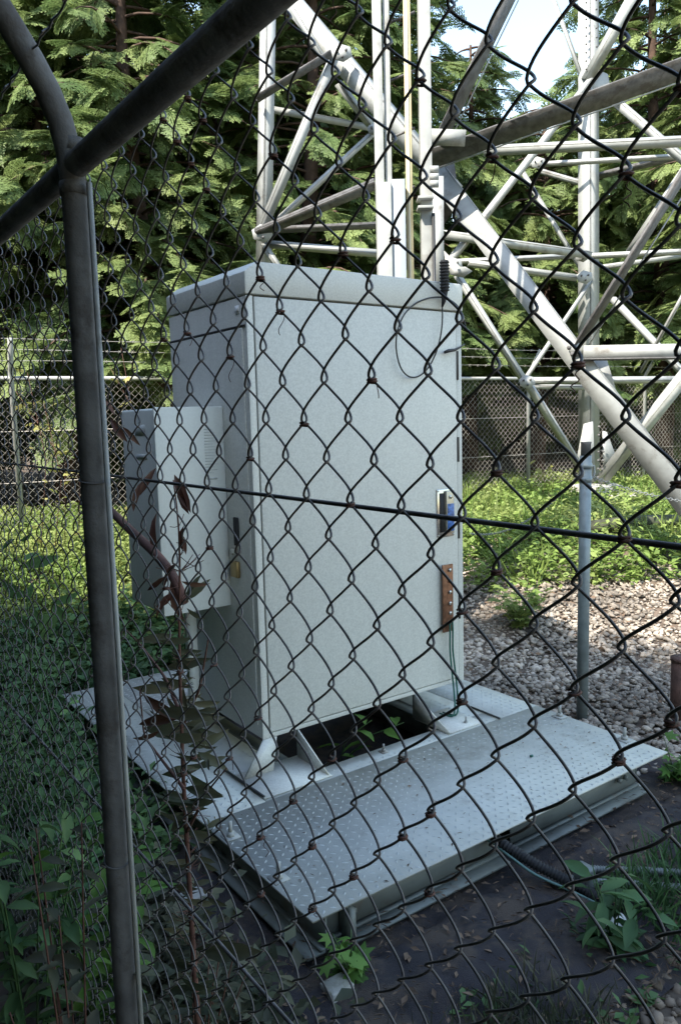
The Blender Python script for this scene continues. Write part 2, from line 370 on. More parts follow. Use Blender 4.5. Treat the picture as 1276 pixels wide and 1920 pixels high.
# shade trees beside and behind the camera, outside the picture; their crowns shade the cabinet
for i, (x, y, H, Rr, h0) in enumerate([(-3.2, 1.6, 8.5, 2.3, .3), (-3.2, -0.6, 8.5, 2.6, .3), (-3.4, -2.6, 9.2, 2.6, .6), (-5.2, 1.2, 10.2, 2.9, .4), (-5.4, -1.6, 10.2, 2.9, .5), (-5.8, -4.6, 11, 2.8, 1.0), (-4.2, 4.9, 6.2, 2.0, .2), (-4.6, 7.6, 6.8, 1.9, .2), (-2.5, 3.7, 5.2, 1.7, .2), (-2.7, 6.4, 5.0, 1.7, .2), (-2.8, 0.7, 8.0, 2.3, 4.2), (-2.7, -1.7, 8.0, 2.3, 4.2)]):
    tree('cypress_tree', x, y, H, Rr, 190, 300+i, 'broad dense cypress standing on the near side of the fence, outside the picture', group='cypresses on the near side of the fence', h0=h0, size=1.0, per=13, tr=.2, tmpl=frond(6, 2, 3), m=fir_dark)
n = 7500; wx = g.uniform(-13, -5.5, n); wy = g.uniform(-9, 14, n); wx[5200:] = g.uniform(-7, 1.0, 2300); wy[5200:] = g.uniform(10, 14, 2300); top = np.where(wy > 9.9, 9.0, np.where(wy > 4, 7.0, 9.5))
P = np.stack([wx, wy, g.uniform(0, 1, n)**.9*top], 1)
D = dirs(g.uniform(0, 6.28, n), g.uniform(-1.0, .1, n)); S, N = frames(D, g.normal(0, .6, n))
mb = MB(); mb.inst(k3[0], k3[1], P, D, S, N, g.uniform(.8, 1.5, n))
tag(mb.build('near_woodland', fir_dark), 'dark mass of woodland on the near side of the fence, outside the picture', 'woodland', kind='stuff')

# ------------------------------------------------------------------ gravel, weeds, grass
def scatter_px(n, x0, x1, y0, y1, g):
    """points of the real ground, spread over a surveyed area"""
    xs = g.uniform(x0, x1, n); ys = g.uniform(y0, y1, n); out = []
    for a, b in zip(xs, ys):
        d = ray(a, b); s = 4.0
        for _ in range(12):
            p = EYE+d*s; h = float(hgt(p[0], p[1])); s = (h-1.5)/d[2]
        out.append(EYE+d*s)
    return np.array(out)
g = np.random.default_rng(11)
bm = bmesh.new(); bmesh.ops.create_icosphere(bm, subdivisions=1, radius=0.5)
for v in bm.verts: v.co *= random.uniform(.8, 1.2)
bmesh.ops.dissolve_limit(bm, angle_limit=R_(18), verts=bm.verts, edges=bm.edges)
bmesh.ops.triangulate(bm, faces=bm.faces); bm.verts.ensure_lookup_table()
ICO_V = np.array([v.co[:] for v in bm.verts]); ICO_F = np.array([[v.index for v in f.verts] for f in bm.faces]); bm.free()
def stones(name, P, lo, hi, label, mtl=stone_m):
    mb = MB()
    for k in range(8):
        s = np.arange(len(P)) % 8 == k; q = P[s]; n = len(q)
        TV = ICO_V*g.uniform(.62, 1.3, (len(ICO_V), 1)); az = g.uniform(0, 6.28, n)
        D = dirs(az, g.uniform(-.4, .4, n)); S, N = frames(D, g.uniform(-.5, .5, n))
        sz = g.uniform(lo, hi, n)*g.choice([1, 1, 1.35], n); L = np.stack([sz, sz*g.uniform(.6, .95, n), sz*g.uniform(.4, .7, n)], 1)
        q = q.copy(); q[:, 2] = hgt(q[:, 0], q[:, 1])+L[:, 2]*g.uniform(.1, .5, n)
        mb.inst(TV, [ICO_F], q, D, S, N, L)
    return tag(mb.build(name, mtl), label, 'gravel', kind='stuff')
# uniform over the ground right of and behind the platform
n = 46000; gx_ = g.uniform(2.3, 7.0, n); gy_ = g.uniform(1.0, 6.2, n)
keep = ~((gx_ < 2.76) & (gy_ < 3.92)) & (gx_*0.5857+gy_*0.8105 < 6.3+.5*np.sin(gx_*3)) & ~((gx_ < 3.0) & (gy_ < 1.75)) & (gy_ > 1.15+.35*(gx_-2.6))
stones('gravel', np.stack([gx_, gy_, 0*gx_], 1)[keep], .016, .050, 'bed of pale crushed stones right of the steel platform')
n = 500
stones('gravel', np.stack([g.uniform(1.1, 2.0, n), g.uniform(.75, 1.10, n), np.zeros(n)], 1), .02, .05, 'brown gritty stones at the bottom edge right of centre', mat('brown_grit', (0.17, 0.13, 0.095), .9, island=.4))

n = 4500; lx = g.uniform(.75, 2.95, n); ly = 1.03+.72*g.uniform(0, 1, n)**1.4
D = dirs(g.uniform(0, 6.28, n), g.uniform(-.1, .25, n)); S, N = frames(D, g.normal(0, .4, n))
mb = MB(); L = g.uniform(.006, .030, n)*g.choice([1, 1, 1.5], n); wq = g.choice([.10, .12, .2, .8], n)
mb.inst(SMALL_V, SMALL_F, np.stack([lx, ly, g.uniform(.025, .05, n)], 1), D, S, N, np.stack([L, L*wq, L], 1))
tag(mb.build('leaf_litter', mat('litter', (0.13, 0.085, 0.055), .9, island=.5)), 'dry needles and leaf crumbs scattered over the dark sheet before the platform', 'litter', kind='stuff')
n = 1600; lx = g.uniform(2.8, 5.2, n); ly = g.uniform(1.3, 4.2, n); D = dirs(g.uniform(0, 6.28, n), g.uniform(-.1, .25, n)); S, N = frames(D, g.normal(0, .5, n)); L = g.uniform(.015, .05, n); wq = g.choice([.2, .7, 1.], n)
mb = MB(); mb.inst(SMALL_V, SMALL_F, np.stack([lx, ly, hgt(lx, ly)+g.uniform(.02, .045, n)], 1), D, S, N, np.stack([L, L*wq, L], 1))
tag(mb.build('leaf_litter', MATS['litter']), 'dry leaf crumbs and twigs lying on the gravel', 'litter', kind='stuff')
def weeds(name, P, H, label, m, leaf=(.035, .08), per=9, tmpl=(SMALL_V, SMALL_F), flat=.5, cat='weeds'):
    n = len(P); k = per; Q = np.repeat(P, k, 0); N_ = n*k
    Hh = np.repeat(H, k) if np.ndim(H) else np.full(N_, H)
    off = g.normal(0, 1, (N_, 2))*Hh[:, None]*.35
    Q = Q+np.stack([off[:, 0], off[:, 1], Hh*g.uniform(.15, 1, N_)], 1)
    D = dirs(g.uniform(0, 6.28, N_), g.uniform(-.5, .7, N_)*flat*2); S, Nn = frames(D, g.normal(0, .5, N_))
    mb = MB().inst(tmpl[0], tmpl[1], Q, D, S, Nn, g.uniform(leaf[0], leaf[1], N_))
    return tag(mb.build(name, m), label, cat, kind='stuff')
def blades(name, P, L, label, m):
    k = 7; Q = np.repeat(P, k, 0)+np.concatenate([g.normal(0, .03, (len(P)*k, 2)), np.zeros((len(P)*k, 1))], 1)
    n = len(Q); D = dirs(g.uniform(0, 6.28, n), g.uniform(.75, 1.5, n)); S, N = frames(D, g.uniform(-3, 3, n))
    mb = MB().inst(BLADE_V, BLADE_F, Q, D, S, N, g.uniform(.5, 1.2, n)*L); return tag(mb.build(name, m), label, 'grass', kind='stuff')
def onground(n, x0, x1, y0, y1, cond=None):
    a = g.uniform(x0, x1, n); b = g.uniform(y0, y1, n); k = np.ones(n, bool) if cond is None else cond(a, b, .5857*a+.8105*b, .8105*a-.5857*b)
    a, b = a[k], b[k]; return np.stack([a, b, hgt(a, b)], 1)
nz = lambda a, b: np.sin(a*2.3+1.3*np.sin(b*1.9))*np.cos(b*2.1+a*.7)
P = onground(16000, 2.5, 12, 1.5, 9, lambda a, b, s, t: (s > 5.7+.5*nz(a, b)-.25*(t > .9)) & (s < 12) & (t > .2) & (t < 8))
weeds('weeds', P, g.uniform(.06, .26, len(P)), 'sunlit leafy weeds covering the ground between the gravel and the tower foot', weed_m)
P = onground(22000, -1.5, 4.5, 4.6, 12, lambda a, b, s, t: (t < .5) & (s < 9) & (s > 4.4))
weeds('weeds', P, g.uniform(.04, .20, len(P)), 'low sunlit weeds left of the cabinet before the far fence', weed_m, leaf=(.03, .07))
P = onground(1400, 2.5, 10, 1.5, 8, lambda a, b, s, t: (s > 5.6+.5*nz(a, b)) & (s < 9.5) & (t > .3) & (nz(a*1.7, b*1.3) > .1))
blades('grass_blades', P, .34, 'long grass blades standing among the sunlit weeds', grass_m)
P = onground(500, -1, 3, 5, 8, lambda a, b, s, t: (t < .3))
blades('grass_blades', P, .2, 'short grass blades on the sunlit ground left of the cabinet', grass_m)
# shaded undergrowth, left of the platform
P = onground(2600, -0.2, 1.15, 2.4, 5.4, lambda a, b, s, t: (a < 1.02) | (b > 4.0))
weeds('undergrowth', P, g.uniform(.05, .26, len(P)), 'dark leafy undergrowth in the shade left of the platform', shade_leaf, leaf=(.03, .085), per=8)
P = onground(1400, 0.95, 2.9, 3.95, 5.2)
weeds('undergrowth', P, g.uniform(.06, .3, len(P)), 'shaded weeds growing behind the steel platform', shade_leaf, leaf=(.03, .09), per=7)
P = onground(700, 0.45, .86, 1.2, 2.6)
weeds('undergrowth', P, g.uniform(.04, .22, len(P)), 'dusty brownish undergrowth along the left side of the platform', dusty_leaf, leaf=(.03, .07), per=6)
P = onground(120, 0.9, 1.5, 1.0, 1.25)
blades('grass_blades', P, .12, 'dark green grass in the shade at the bottom centre', dusty_leaf)
P = onground(90, 1.0, 2.4, 1.0, 1.3)
weeds('undergrowth', P, .05, 'small shaded weeds scattered along the edge of the dark sheet', shade_leaf, leaf=(.02, .05), per=6)
P = onground(260, 1.9, 2.7, 0.85, 1.32)
blades('grass_blades', P, .16, 'green grass tufts at the lower right beside the conduits', shade_leaf)

def plant(name, base, stems, label, leafm=None, stemm=None, leaf=(.06, .10), per=9, r=.003, tmpl=(LEAF_V, LEAF_F), cat='plant', el=(-.5, .4), group=None, seed=0, spread=.0):
    """stems: list of polylines (world)"""
    gg = np.random.default_rng(seed+900)
    root = thing(name, base, label, cat, group); sb = MB(); Q = []; D = []
    for st in stems:
        st = np.array(st, float); n = len(st); sb.tube(st, np.linspace(r, r*.4, n), 5)
        for k in range(per):
            t = (k+.5+gg.uniform(-.3, .3))/per*(n-1); t = max(.15*(n-1), min(t, n-1.001)); i = int(t); f = t-i
            Q.append(st[i]*(1-f)+st[i+1]*f+gg.normal(0, spread, 3) if spread else st[i]*(1-f)+st[i+1]*f); D.append((k*2.4+gg.uniform(-.4, .4), gg.uniform(*el)))
    D = np.array(D); DD = dirs(D[:, 0], D[:, 1]); S, N = frames(DD, gg.normal(0, .35, len(DD)))
    sb.build('stem', stemm or shade_leaf, root, smooth=True)
    MB().inst(tmpl[0], tmpl[1], np.array(Q), DD, S, N, gg.uniform(leaf[0], leaf[1], len(Q))).build('foliage', leafm or shade_leaf, root)
    return root
def upstems(b, n, h, spread, gg, m=6):
    out = []
    for _ in range(n):
        az = gg.uniform(0, 6.28); sp = gg.uniform(.2, 1)*spread; t = np.linspace(0, 1, m); hh = h*gg.uniform(.7, 1.1)
        out.append(np.array(b)+np.stack([math.cos(az)*sp*t**1.3, math.sin(az)*sp*t**1.3, hh*t], 1))
    return out
gg = np.random.default_rng(3)
def pl(px, py, z, n, h, sp, label, X=None, **k):
    b = gz(px, py, 0.) if X is None else gx(px, py, X); b[2] = float(hgt(b[0], b[1]))
    return plant(k.pop('name', 'leafy_plant'), b, upstems(b, n, h, sp, gg), label, seed=int(px+py), **k)
# bottom left corner
P0 = gx(120, 1850, .60); base = (P0[0], P0[1], 0)
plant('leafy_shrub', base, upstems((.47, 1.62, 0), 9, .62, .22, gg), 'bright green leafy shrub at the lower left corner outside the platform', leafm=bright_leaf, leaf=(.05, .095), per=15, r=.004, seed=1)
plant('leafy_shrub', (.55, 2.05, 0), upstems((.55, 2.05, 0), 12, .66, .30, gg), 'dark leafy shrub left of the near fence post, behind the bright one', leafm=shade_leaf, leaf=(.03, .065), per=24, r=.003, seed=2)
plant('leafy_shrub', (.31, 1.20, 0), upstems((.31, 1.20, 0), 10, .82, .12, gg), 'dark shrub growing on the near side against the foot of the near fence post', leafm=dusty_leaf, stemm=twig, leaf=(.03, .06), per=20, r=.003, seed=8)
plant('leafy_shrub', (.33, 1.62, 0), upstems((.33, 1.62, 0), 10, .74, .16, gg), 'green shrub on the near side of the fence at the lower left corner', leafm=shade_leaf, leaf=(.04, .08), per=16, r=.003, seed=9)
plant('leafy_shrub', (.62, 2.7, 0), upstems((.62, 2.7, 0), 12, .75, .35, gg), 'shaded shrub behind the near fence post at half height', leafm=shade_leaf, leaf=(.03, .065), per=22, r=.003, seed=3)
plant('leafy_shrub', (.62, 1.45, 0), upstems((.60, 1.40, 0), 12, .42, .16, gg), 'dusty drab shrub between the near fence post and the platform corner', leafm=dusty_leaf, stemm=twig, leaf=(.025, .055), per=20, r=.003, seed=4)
pl(975, 1205, 0, 26, .30, .27, 'low round bright green plant alone on the gravel', leafm=weed_m, leaf=(.05, .09), per=10, tmpl=(LOBE_V, LOBE_F), el=(-.2, .5))
pl(1210, 1130, 0, 14, .30, .25, 'darker green plant at the gravel edge, far right', leafm=weed_m, leaf=(.06, .1), per=9)
pl(905, 1130, 0, 12, .38, .22, 'leafy green plant right beside the hinge side of the cabinet', leafm=weed_m, leaf=(.06, .1), per=10)
pl(1265, 1470, 0, 9, .17, .12, 'pale green weed at the far right corner of the platform', leafm=bright_leaf, leaf=(.05, .08), per=6, tmpl=(LOBE_V, LOBE_F))
pl(1150, 1790, 0, 9, .22, .15, 'leafy weed at the lower right, in front of the conduits', leafm=shade_leaf, leaf=(.06, .11), per=7)
pl(660, 1850, 0, 7, .14, .10, 'pale lobed weed under the front corner of the platform', leafm=bright_leaf, leaf=(.05, .09), per=5, tmpl=(LOBE_V, LOBE_F))
plant('leafy_plant', (1.85, 2.62, .02), [np.array([(1.85, 2.62, .02), (1.83, 2.55, .14), (1.82, 2.44, .24), (1.84, 2.37, .30)]), np.array([(1.85, 2.62, .02), (1.98, 2.54, .15), (2.05, 2.42, .22)])], 'broad green leaves poking out of the dark gap under the cabinet', leafm=bright_leaf, leaf=(.09, .13), per=4, r=.003, seed=21)
# vines on the far fence (left)
for (px, py, s, lab) in ((85, 800, 6.25, 'yellow green vine climbing the far fence right of its pale post'), (55, 745, 6.3, 'small pale vine at the top of the far fence'), (230, 700, 6.2, 'leafy vine hanging over the rail of the far fence beside the cabinet'), (1010, 880, 8.6, 'yellowing weed at the foot of the far fence near the tower leg')):
    c = gd(px, py, s); c2 = c.copy(); c2[2] = .45
    plant('vine', c2, [np.array([c2, c*.6+c2*.4+(.1, 0, 0), c+(.0, 0, .2)]), np.array([c2+(.2, 0, 0), c*.5+c2*.5+(.25, 0, .1), c+(-.1, 0, .05)])], lab, leafm=vine_leaf, stemm=twig, leaf=(.07, .12), per=12, r=.004, tmpl=(LOBE_V, LOBE_F), seed=px, spread=.06)

# ------------------------------------------------------------------ far fence
fA = np.array([1.75, 7.53]); fdir = unit(np.array([5.9, -.92])); fn = np.array([-fdir[1], fdir[0]])
def fpt(u, z): q = fA+fdir*u; return np.array([q[0], q[1], z])
ff = thing('far_chain_link_fence', fpt(2.8, .4), 'weathered chain link fence with barbed wire at the back, before the cypresses', 'fence')
U0, U1 = -3.2, 13.0; zt = 1.95; zb = .42
mb = MB(); h = .0354; nc = int((U1-U0)/h); nr = int((zt-zb)/h)
for i in range(nc):
    k = np.arange(nr+1); u = U0+h*(i+((k+i) % 2)); z = zt-k*h
    nrm = np.where(k % 2 == 0, .004, -.004)
    pts = fA[None]+fdir[None]*u[:, None]+fn[None]*nrm[:, None]
    mb.tube(np.column_stack([pts, z]), .0025, 3, cap=False, ref=np.array([fdir[0], fdir[1], 0.3]))
mb.build('mesh_panel', wirefar_m, ff)
MB().tube([fpt(U0, zt), fpt(U1, zt)], .021, 10).build('top_rail', galv, ff, smooth=True)
for z in (1.47, 1.0): MB().tube([fpt(U0, z)-(*fn*.01, 0), fpt(U1, z)-(*fn*.01, 0)], .0025, 5).build('tension_wire', wirefar_m, ff)
post_us = [gd(12, 800, 6.6)[0]-1.75-.15, 2.75, None]
for u in (-1.15, .05, 2.2, 4.2, 6.05, 8.1, 10.2, 12.2):
    q0 = fpt(u, .35); q1 = fpt(u, 1.98); a = fpt(u, 1.98); o = np.array([-fn[0], -fn[1], 0])*-1
    MB().tube([q0, q1, q1-np.array([*fn, 0])*.03+(0, 0, .05), q1-np.array([*fn, 0])*.22+(0, 0, .30)], .024, 10).build('post', galv, ff, smooth=True)
for k, (o, z) in enumerate(((.09, 2.10), (.15, 2.19), (.21, 2.28))):
    us = np.linspace(U0, U1, 260); mb = MB()
    base = np.array([fpt(u, z)-np.array([*fn, 0])*o for u in us]); base[:, 2] += .004*np.sin(us*2.7+k)
    mb.tube(base, .0022, 4, cap=False)
    for u in np.arange(U0, U1, .12):
        b = fpt(u, z)-np.array([*fn, 0])*o
        mb.tube([b+(.012, 0, .014), b-(.012, 0, .014)], .0015, 3, cap=False); mb.tube([b+(-.012, .004, .014), b-(-.012, .004, .014)], .0015, 3, cap=False)
    mb.build('barbed_wire', wirefar_m, ff)
# log lying at the foot of the fence
for (x0, y0, x1, y1, s, lab) in ((1085, 990, 1300, 975, 6.6, 'mossy dark log lying in the weeds right of the blue grey pole'),):
    a = gd(x0, y0, s); b = gd(x1, y1, s); m_ = (a+b)/2+(0, 0, .02)
    tag(MB().tube([a, m_, b], [.055, .06, .05], 9).build('log', mat('mossy_log', (.05, .055, .035), .95, var=.5, vscale=12, bump=.8, bscale=30), smooth=True), lab, 'log')

# ------------------------------------------------------------------ platform
PZ = .17
pf = thing('steel_platform', (1.9, 2.75, 0), 'grey galvanised checker plate platform on steel beams carrying the cabinet', 'platform')
def lugs(mb, x0, x1, y0, y1, z):
    p = .031; k = 0; P = []; A = []
    for i in range(int((x1-x0-.02)/p)):
        for j in range(int((y1-y0-.02)/p)):
            P.append((x0+.016+p*i, y0+.016+p*j, z)); A.append(R_(45 if (i+j) % 2 else -45)+g.normal(0, .04))
    P = np.array(P); A = np.array(A); D = np.stack([np.cos(A), np.sin(A), 0*A], 1); S = np.stack([-np.sin(A), np.cos(A), 0*A], 1); N = np.tile(Z, (len(P), 1))
    TV = np.array([(-.5, 0, 0), (0, -.16, 0), (.5, 0, 0), (0, .16, 0), (-.22, 0, .09), (.22, 0, .09)], float)
    TF = [np.array([(0, 1, 4), (1, 2, 5), (2, 3, 5), (3, 0, 4)]), np.array([(1, 5, 4, 4)])[:, :3], np.array([(3, 4, 5)])]
    mb.inst(TV, TF, P, D, S, N, np.full(len(P), .021))
def dplate(x0, x1, y0, y1, checker=True, t=.006, z=PZ):
    mb = MB().box((x0, y0, z-t), (x1, y1, z))
    if checker: lugs(mb, x0, x1, y0, y1, z)
    return mb.build('deck_plate', plate_m, pf)
dplate(1.05, 2.73, 1.628, 2.277)                    # front strip
dplate(1.05, 1.290, 2.2805, 3.88)                   # left strip
dplate(2.4775, 2.73, 2.2805, 3.88)                  # right strip
dplate(1.2935, 2.474, 2.2805, 2.372)         # plain strips round the cable opening
dplate(1.2935, 1.480, 2.3755, 3.40)
dplate(2.300, 2.474, 2.3755, 3.40)
dplate(1.2935, 2.474, 3.4035, 3.88)
# steel fascia and beams: channels with web and flanges
def channel(o, d, L, out, name='beam', hgt_=.115, fl=.062, z0=.034):
    """channel along d from o, flanges pointing along out"""
    o = np.array([o[0], o[1], z0]); d = np.array([*d, 0.]); out = np.array([*out, 0.])
    mb = MB()
    mb.frame(o, d, out, Z, (0, L), (-.006, 0), (0, hgt_))
    mb.frame(o, d, out, Z, (0, L), (.0, fl), (0, .008))
    mb.frame(o, d, out, Z, (0, L), (-fl, -.006), (hgt_+.006, hgt_+.014)); mb.frame(o, d, out, Z, (0, L), (-.006, 0), (hgt_, hgt_+.014))
    mb.frame(o, d, out, Z, (0, L), (.0, .018), (.008, .015))
    return mb.build(name, beam_m, pf)
channel((1.125, 1.700), (1, 0), .71, (0, -1)); channel((1.905, 1.700), (1, 0), .72, (0, -1))
channel((1.11, 1.66), (0, 1), 2.16, (-1, 0)); channel((2.66, 1.72), (0, 1), 2.1, (-1, 0))
channel((1.49, 1.72), (0, 1), 2.1, (-1, 0)); channel((2.30, 1.72), (0, 1), 2.1, (1, 0)); channel((1.12, 3.84), (1, 0), 1.55, (0, 1))
for x, y in ((1.14, 1.75), (2.60, 1.75), (1.14, 3.7), (2.60, 3.7), (1.14, 2.7), (2.6, 2.7)):
    MB().box((x-.06, y-.06, .0), (x+.06, y+.06, .033)).build('levelling_pad', conc, pf, bevel=.003)
MB().box((1.18, 1.638, .043), (1.20, 1.690, .14)).build('stiffener', beam_m, pf)
def bolt(x, y, z, s=1.0, nm='anchor_bolt'):
    mb = MB(); a = np.linspace(0, 2*np.pi, 7)[:-1]
    mb.frame((x, y, z), X, Y, Z, (-.02*s, .02*s), (-.02*s, .02*s), (0, .004))
    mb.prism([(.011*s*math.cos(t), .011*s*math.sin(t)) for t in a], (x, y, z+.004), X, Y, Z, .011*s)
    mb.tube([(x, y, z+.015*s), (x, y, z+.042*s)], .0055*s, 8)
    return mb.build(nm, galv, pf)
for x, y in ((2.700, 2.125), (2.700, 1.80), (1.081, 2.148), (1.081, 1.852), (2.327, 2.33), (1.87, 2.335)): bolt(x, y, PZ, 1.25 if x > 2.6 or x < 1.2 else .8)
for x, y in ((1.20, 1.70), (1.225, 1.70), (2.50, 1.70), (2.54, 1.70)):
    MB().tube([(x, y-.008, .10), (x, y-.022, .10)], .010, 6).build('web_bolt', beam_m, pf)

n = 260; lx = g.uniform(1.08, 2.70, n); ly = g.uniform(1.65, 2.28, n); D = dirs(g.uniform(0, 6.28, n), g.uniform(-.05, .05, n)); S, N = frames(D, g.normal(0, .2, n)); L = g.uniform(.006, .020, n)
tag(MB().inst(SMALL_V, SMALL_F, np.stack([lx, ly, np.full(n, PZ+.004)], 1), D, S, N, np.stack([L, L*g.choice([.15, .2, .7], n), L], 1)).build('leaf_litter', MATS['litter']), 'a few dry needles lying on the checker plate', 'litter', kind='stuff')
# ------------------------------------------------------------------ cabinet
cx0, cx1, cy0, cy1, cz0, cz1 = 1.414, 2.486, 2.50, 3.17, .29, 1.955
cb = thing('equipment_cabinet', (1.95, 2.83, PZ), 'tall pale grey steel equipment cabinet standing on the platform', 'cabinet')
MB().box((cx0, cy0+.012, cz0), (cx1, cy1, cz1-.003)).build('body', paint, cb, bevel=.006)
# frame round the door, door, gasket shadow gap
fr = MB(); fr.box((cx0, cy0, cz0), (cx0+.028, cy0+.010, cz1-.003)); fr.box((cx1-.030, cy0, cz0), (cx1, cy0+.010, cz1-.003))
fr.box((cx0+.0285, cy0, cz0), (cx1-.0305, cy0+.010, cz0+.018)); fr.build('door_frame', paint, cb, bevel=.0015)
dr = MB().box((cx0+.032, cy0-.004, cz0+.022), (cx1-.034, cy0+.010, cz1-.006)).build('door', paint, cb, bevel=.003)
# roof cap with a bevelled left shoulder
rz0, rz1, rz2 = cz1+.002, 2.035, 2.072
prof = [(cx0-.004, rz0), (cx1+.004, rz0), (cx1+.004, rz2-.012), (cx1-.010, rz2), (cx0+.046, rz2), (cx0-.004, rz1)]
MB().prism(prof, (0, cy0-.006, 0), X, Z, Y, cy1-cy0+.012).build('roof_cap', paint, cb, bevel=.003)
# side door panel lines
MB().box((cx0-.005, cy0+.03, cz0+.05), (cx0+.002, cy1-.02, cz1-.115)).build('side_panel', paint, cb, bevel=.002)
MB().box((cx0-.0035, cy0+.012, cz1-.112), (cx0+.001, cy1-.002, cz1-.104)).build('side_gasket', paint_in, cb)
MB().box((cx0-.003, cy0+.050, cz1-.060), (cx0+.001, cy0+.078, cz1-.032)).build('label', whitep, cb)
for z0, z1 in ((1.66, 1.785), (1.30, 1.41), (.955, 1.055), (.585, .695)):
    MB().box((cx1-.0335, cy0-.007, z0), (cx1-.0225, cy0+.004, z1)).build('hinge', mat('hinge_steel', (.05, .05, .048), .5, .5), cb, bevel=.002)
# feet: folded corner gussets
def foot(sx, sy):
    mb = MB(); x = cx0 if sx < 0 else cx1; y = cy0 if sy < 0 else cy1; z0, z1 = PZ+.002, cz0-.001
    mb.box((min(x+sx*.12, x-sx*.17), min(y+sy*.21, y-sy*.02), z0), (max(x+sx*.12, x-sx*.17), max(y+sy*.21, y-sy*.02), z0+.004))
    zb = z0+.0045
    mb.add([(x+sx*.105, y+sy*.03, zb), (x-sx*.02, y+sy*.03, zb), (x-sx*.06, y-sy*.004, z1), (x-sx*0, y-sy*.004, z1),
            (x+sx*.105, y+sy*.036, zb), (x-sx*.02, y+sy*.036, zb), (x-sx*.06, y+sy*.002, z1), (x-sx*0, y+sy*.002, z1)],
           [(0, 1, 2, 3), (4, 7, 6, 5), (0, 3, 7, 4), (1, 5, 6, 2), (2, 6, 7, 3), (0, 4, 5, 1)])
    xi = x-sx*.16
    mb.add([(xi-.003, y+sy*.205, zb), (xi-.003, y-sy*.01, zb), (xi-.003, y-sy*.01, z1), (xi-.003, y+sy*.0, z1),
            (xi+.003, y+sy*.205, zb), (xi+.003, y-sy*.01, zb), (xi+.003, y-sy*.01, z1), (xi+.003, y+sy*.0, z1)],
           [(0, 1, 2, 3), (4, 7, 6, 5), (0, 3, 7, 4), (1, 5, 6, 2), (2, 6, 7, 3), (0, 4, 5, 1)])
    return mb.build('foot', paint, cb)
f1 = foot(-1, -1)
def foot2(x):   # inner gusset pairs seen from the front
    mb = MB(); zb = PZ+.0065; z1 = cz0-.001
    for xi in (x,):
        mb.add([(xi-.003, cy0-.215, zb), (xi-.003, cy0+.02, zb), (xi-.003, cy0+.02, z1), (xi-.003, cy0+.002, z1),
                (xi+.003, cy0-.215, zb), (xi+.003, cy0+.02, zb), (xi+.003, cy0+.02, z1), (xi+.003, cy0+.002, z1)],
               [(0, 1, 2, 3), (4, 7, 6, 5), (0, 3, 7, 4), (1, 5, 6, 2), (2, 6, 7, 3), (0, 4, 5, 1)])
    mb.box((x-.002, cy0-.21, PZ+.002), (x+.20, cy0+.01, PZ+.006))
    return mb.build('foot', paint, cb)
foot2(2.19)
f3 = foot(-1, 1); f4 = foot(1, 1)
# flush handle under blue film
hm = thing('tmp', (0, 0, 0), '', '') if False else None
hp = MB().box((2.322, cy0-.010, .972), (2.424, cy0-.004, 1.186)).build('door_handle', chrome, cb, bevel=.003)
MB().box((2.336, cy0-.0125, .995), (2.362, cy0-.0102, 1.168)).build('handle_recess', black, hp)
MB().box((2.366, cy0-.022, .990), (2.412, cy0-.0102, 1.178)).build('handle_lever', mat('handle_steel', (.42, .40, .34), .35, .6), hp, bevel=.004)
MB().box((2.371, cy0-.0245, .998), (2.411, cy0-.0222, 1.120)).build('protective_film', bluef, hp, bevel=.001)
MB().tube([(2.389, cy0-.022, 1.150), (2.389, cy0-.027, 1.150)], .008, 12).build('key_cylinder', chrome, hp)
for x, z in ((2.328, 1.178), (2.328, .980), (2.418, .980), (2.418, 1.178)):
    MB().tube([(x, cy0-.010, z), (x, cy0-.0125, z)], .004, 8).build('screw', chrome, hp)
# copper earth bar with bolts and the green cables
eb = thing('earth_bar', (2.365, cy0-.02, .54), 'brown copper earthing bar with bolts fixed low on the cabinet door', 'earth bar')
MB().box((2.336, cy0-.026, .545), (2.398, cy0-.019, .850)).build('bar', copper, eb, bevel=.001)
MB().box((2.352, cy0-.0185, .57), (2.38, cy0-.0045, .60)).build('standoff', black, eb); MB().box((2.352, cy0-.0185, .79), (2.38, cy0-.0045, .82)).build('standoff', black, eb)
for z in (.825, .775, .725, .675, .630, .585):
    MB().tube([(2.375, cy0-.0262, z), (2.375, cy0-.034, z)], .0085, 6).build('bolt', chrome, eb)
for k, (a, b) in enumerate(((2.377, 2.392), (2.360, 2.372))):
    pts = [(a, cy0-.040, .60-k*.0), (a+.001, cy0-.042, .56), (a+.004, cy0-.036, .46), (b+.004, cy0-.036, .36), (b+.006, cy0-.045, .28), (b-.016, cy0-.075, .215), (b-.05, cy0-.10, PZ+.010), (b-.06, cy0-.02, PZ+.006)]
    P = np.array(pts); t = np.linspace(0, 1, len(P)); tt = np.linspace(0, 1, 40); Q = np.stack([np.interp(tt, t, P[:, i]) for i in range(3)], 1)
    for _ in range(3): Q[1:-1] = (Q[:-2]+Q[1:-1]*2+Q[2:])/4
    tag(MB().tube(Q, .0042, 8).build('earth_cable', greenc, smooth=True), ['green earth cable hanging from the copper bar, the right one of the pair', 'green earth cable hanging from the copper bar, the left one of the pair'][k], 'cable', 'green earth cables')
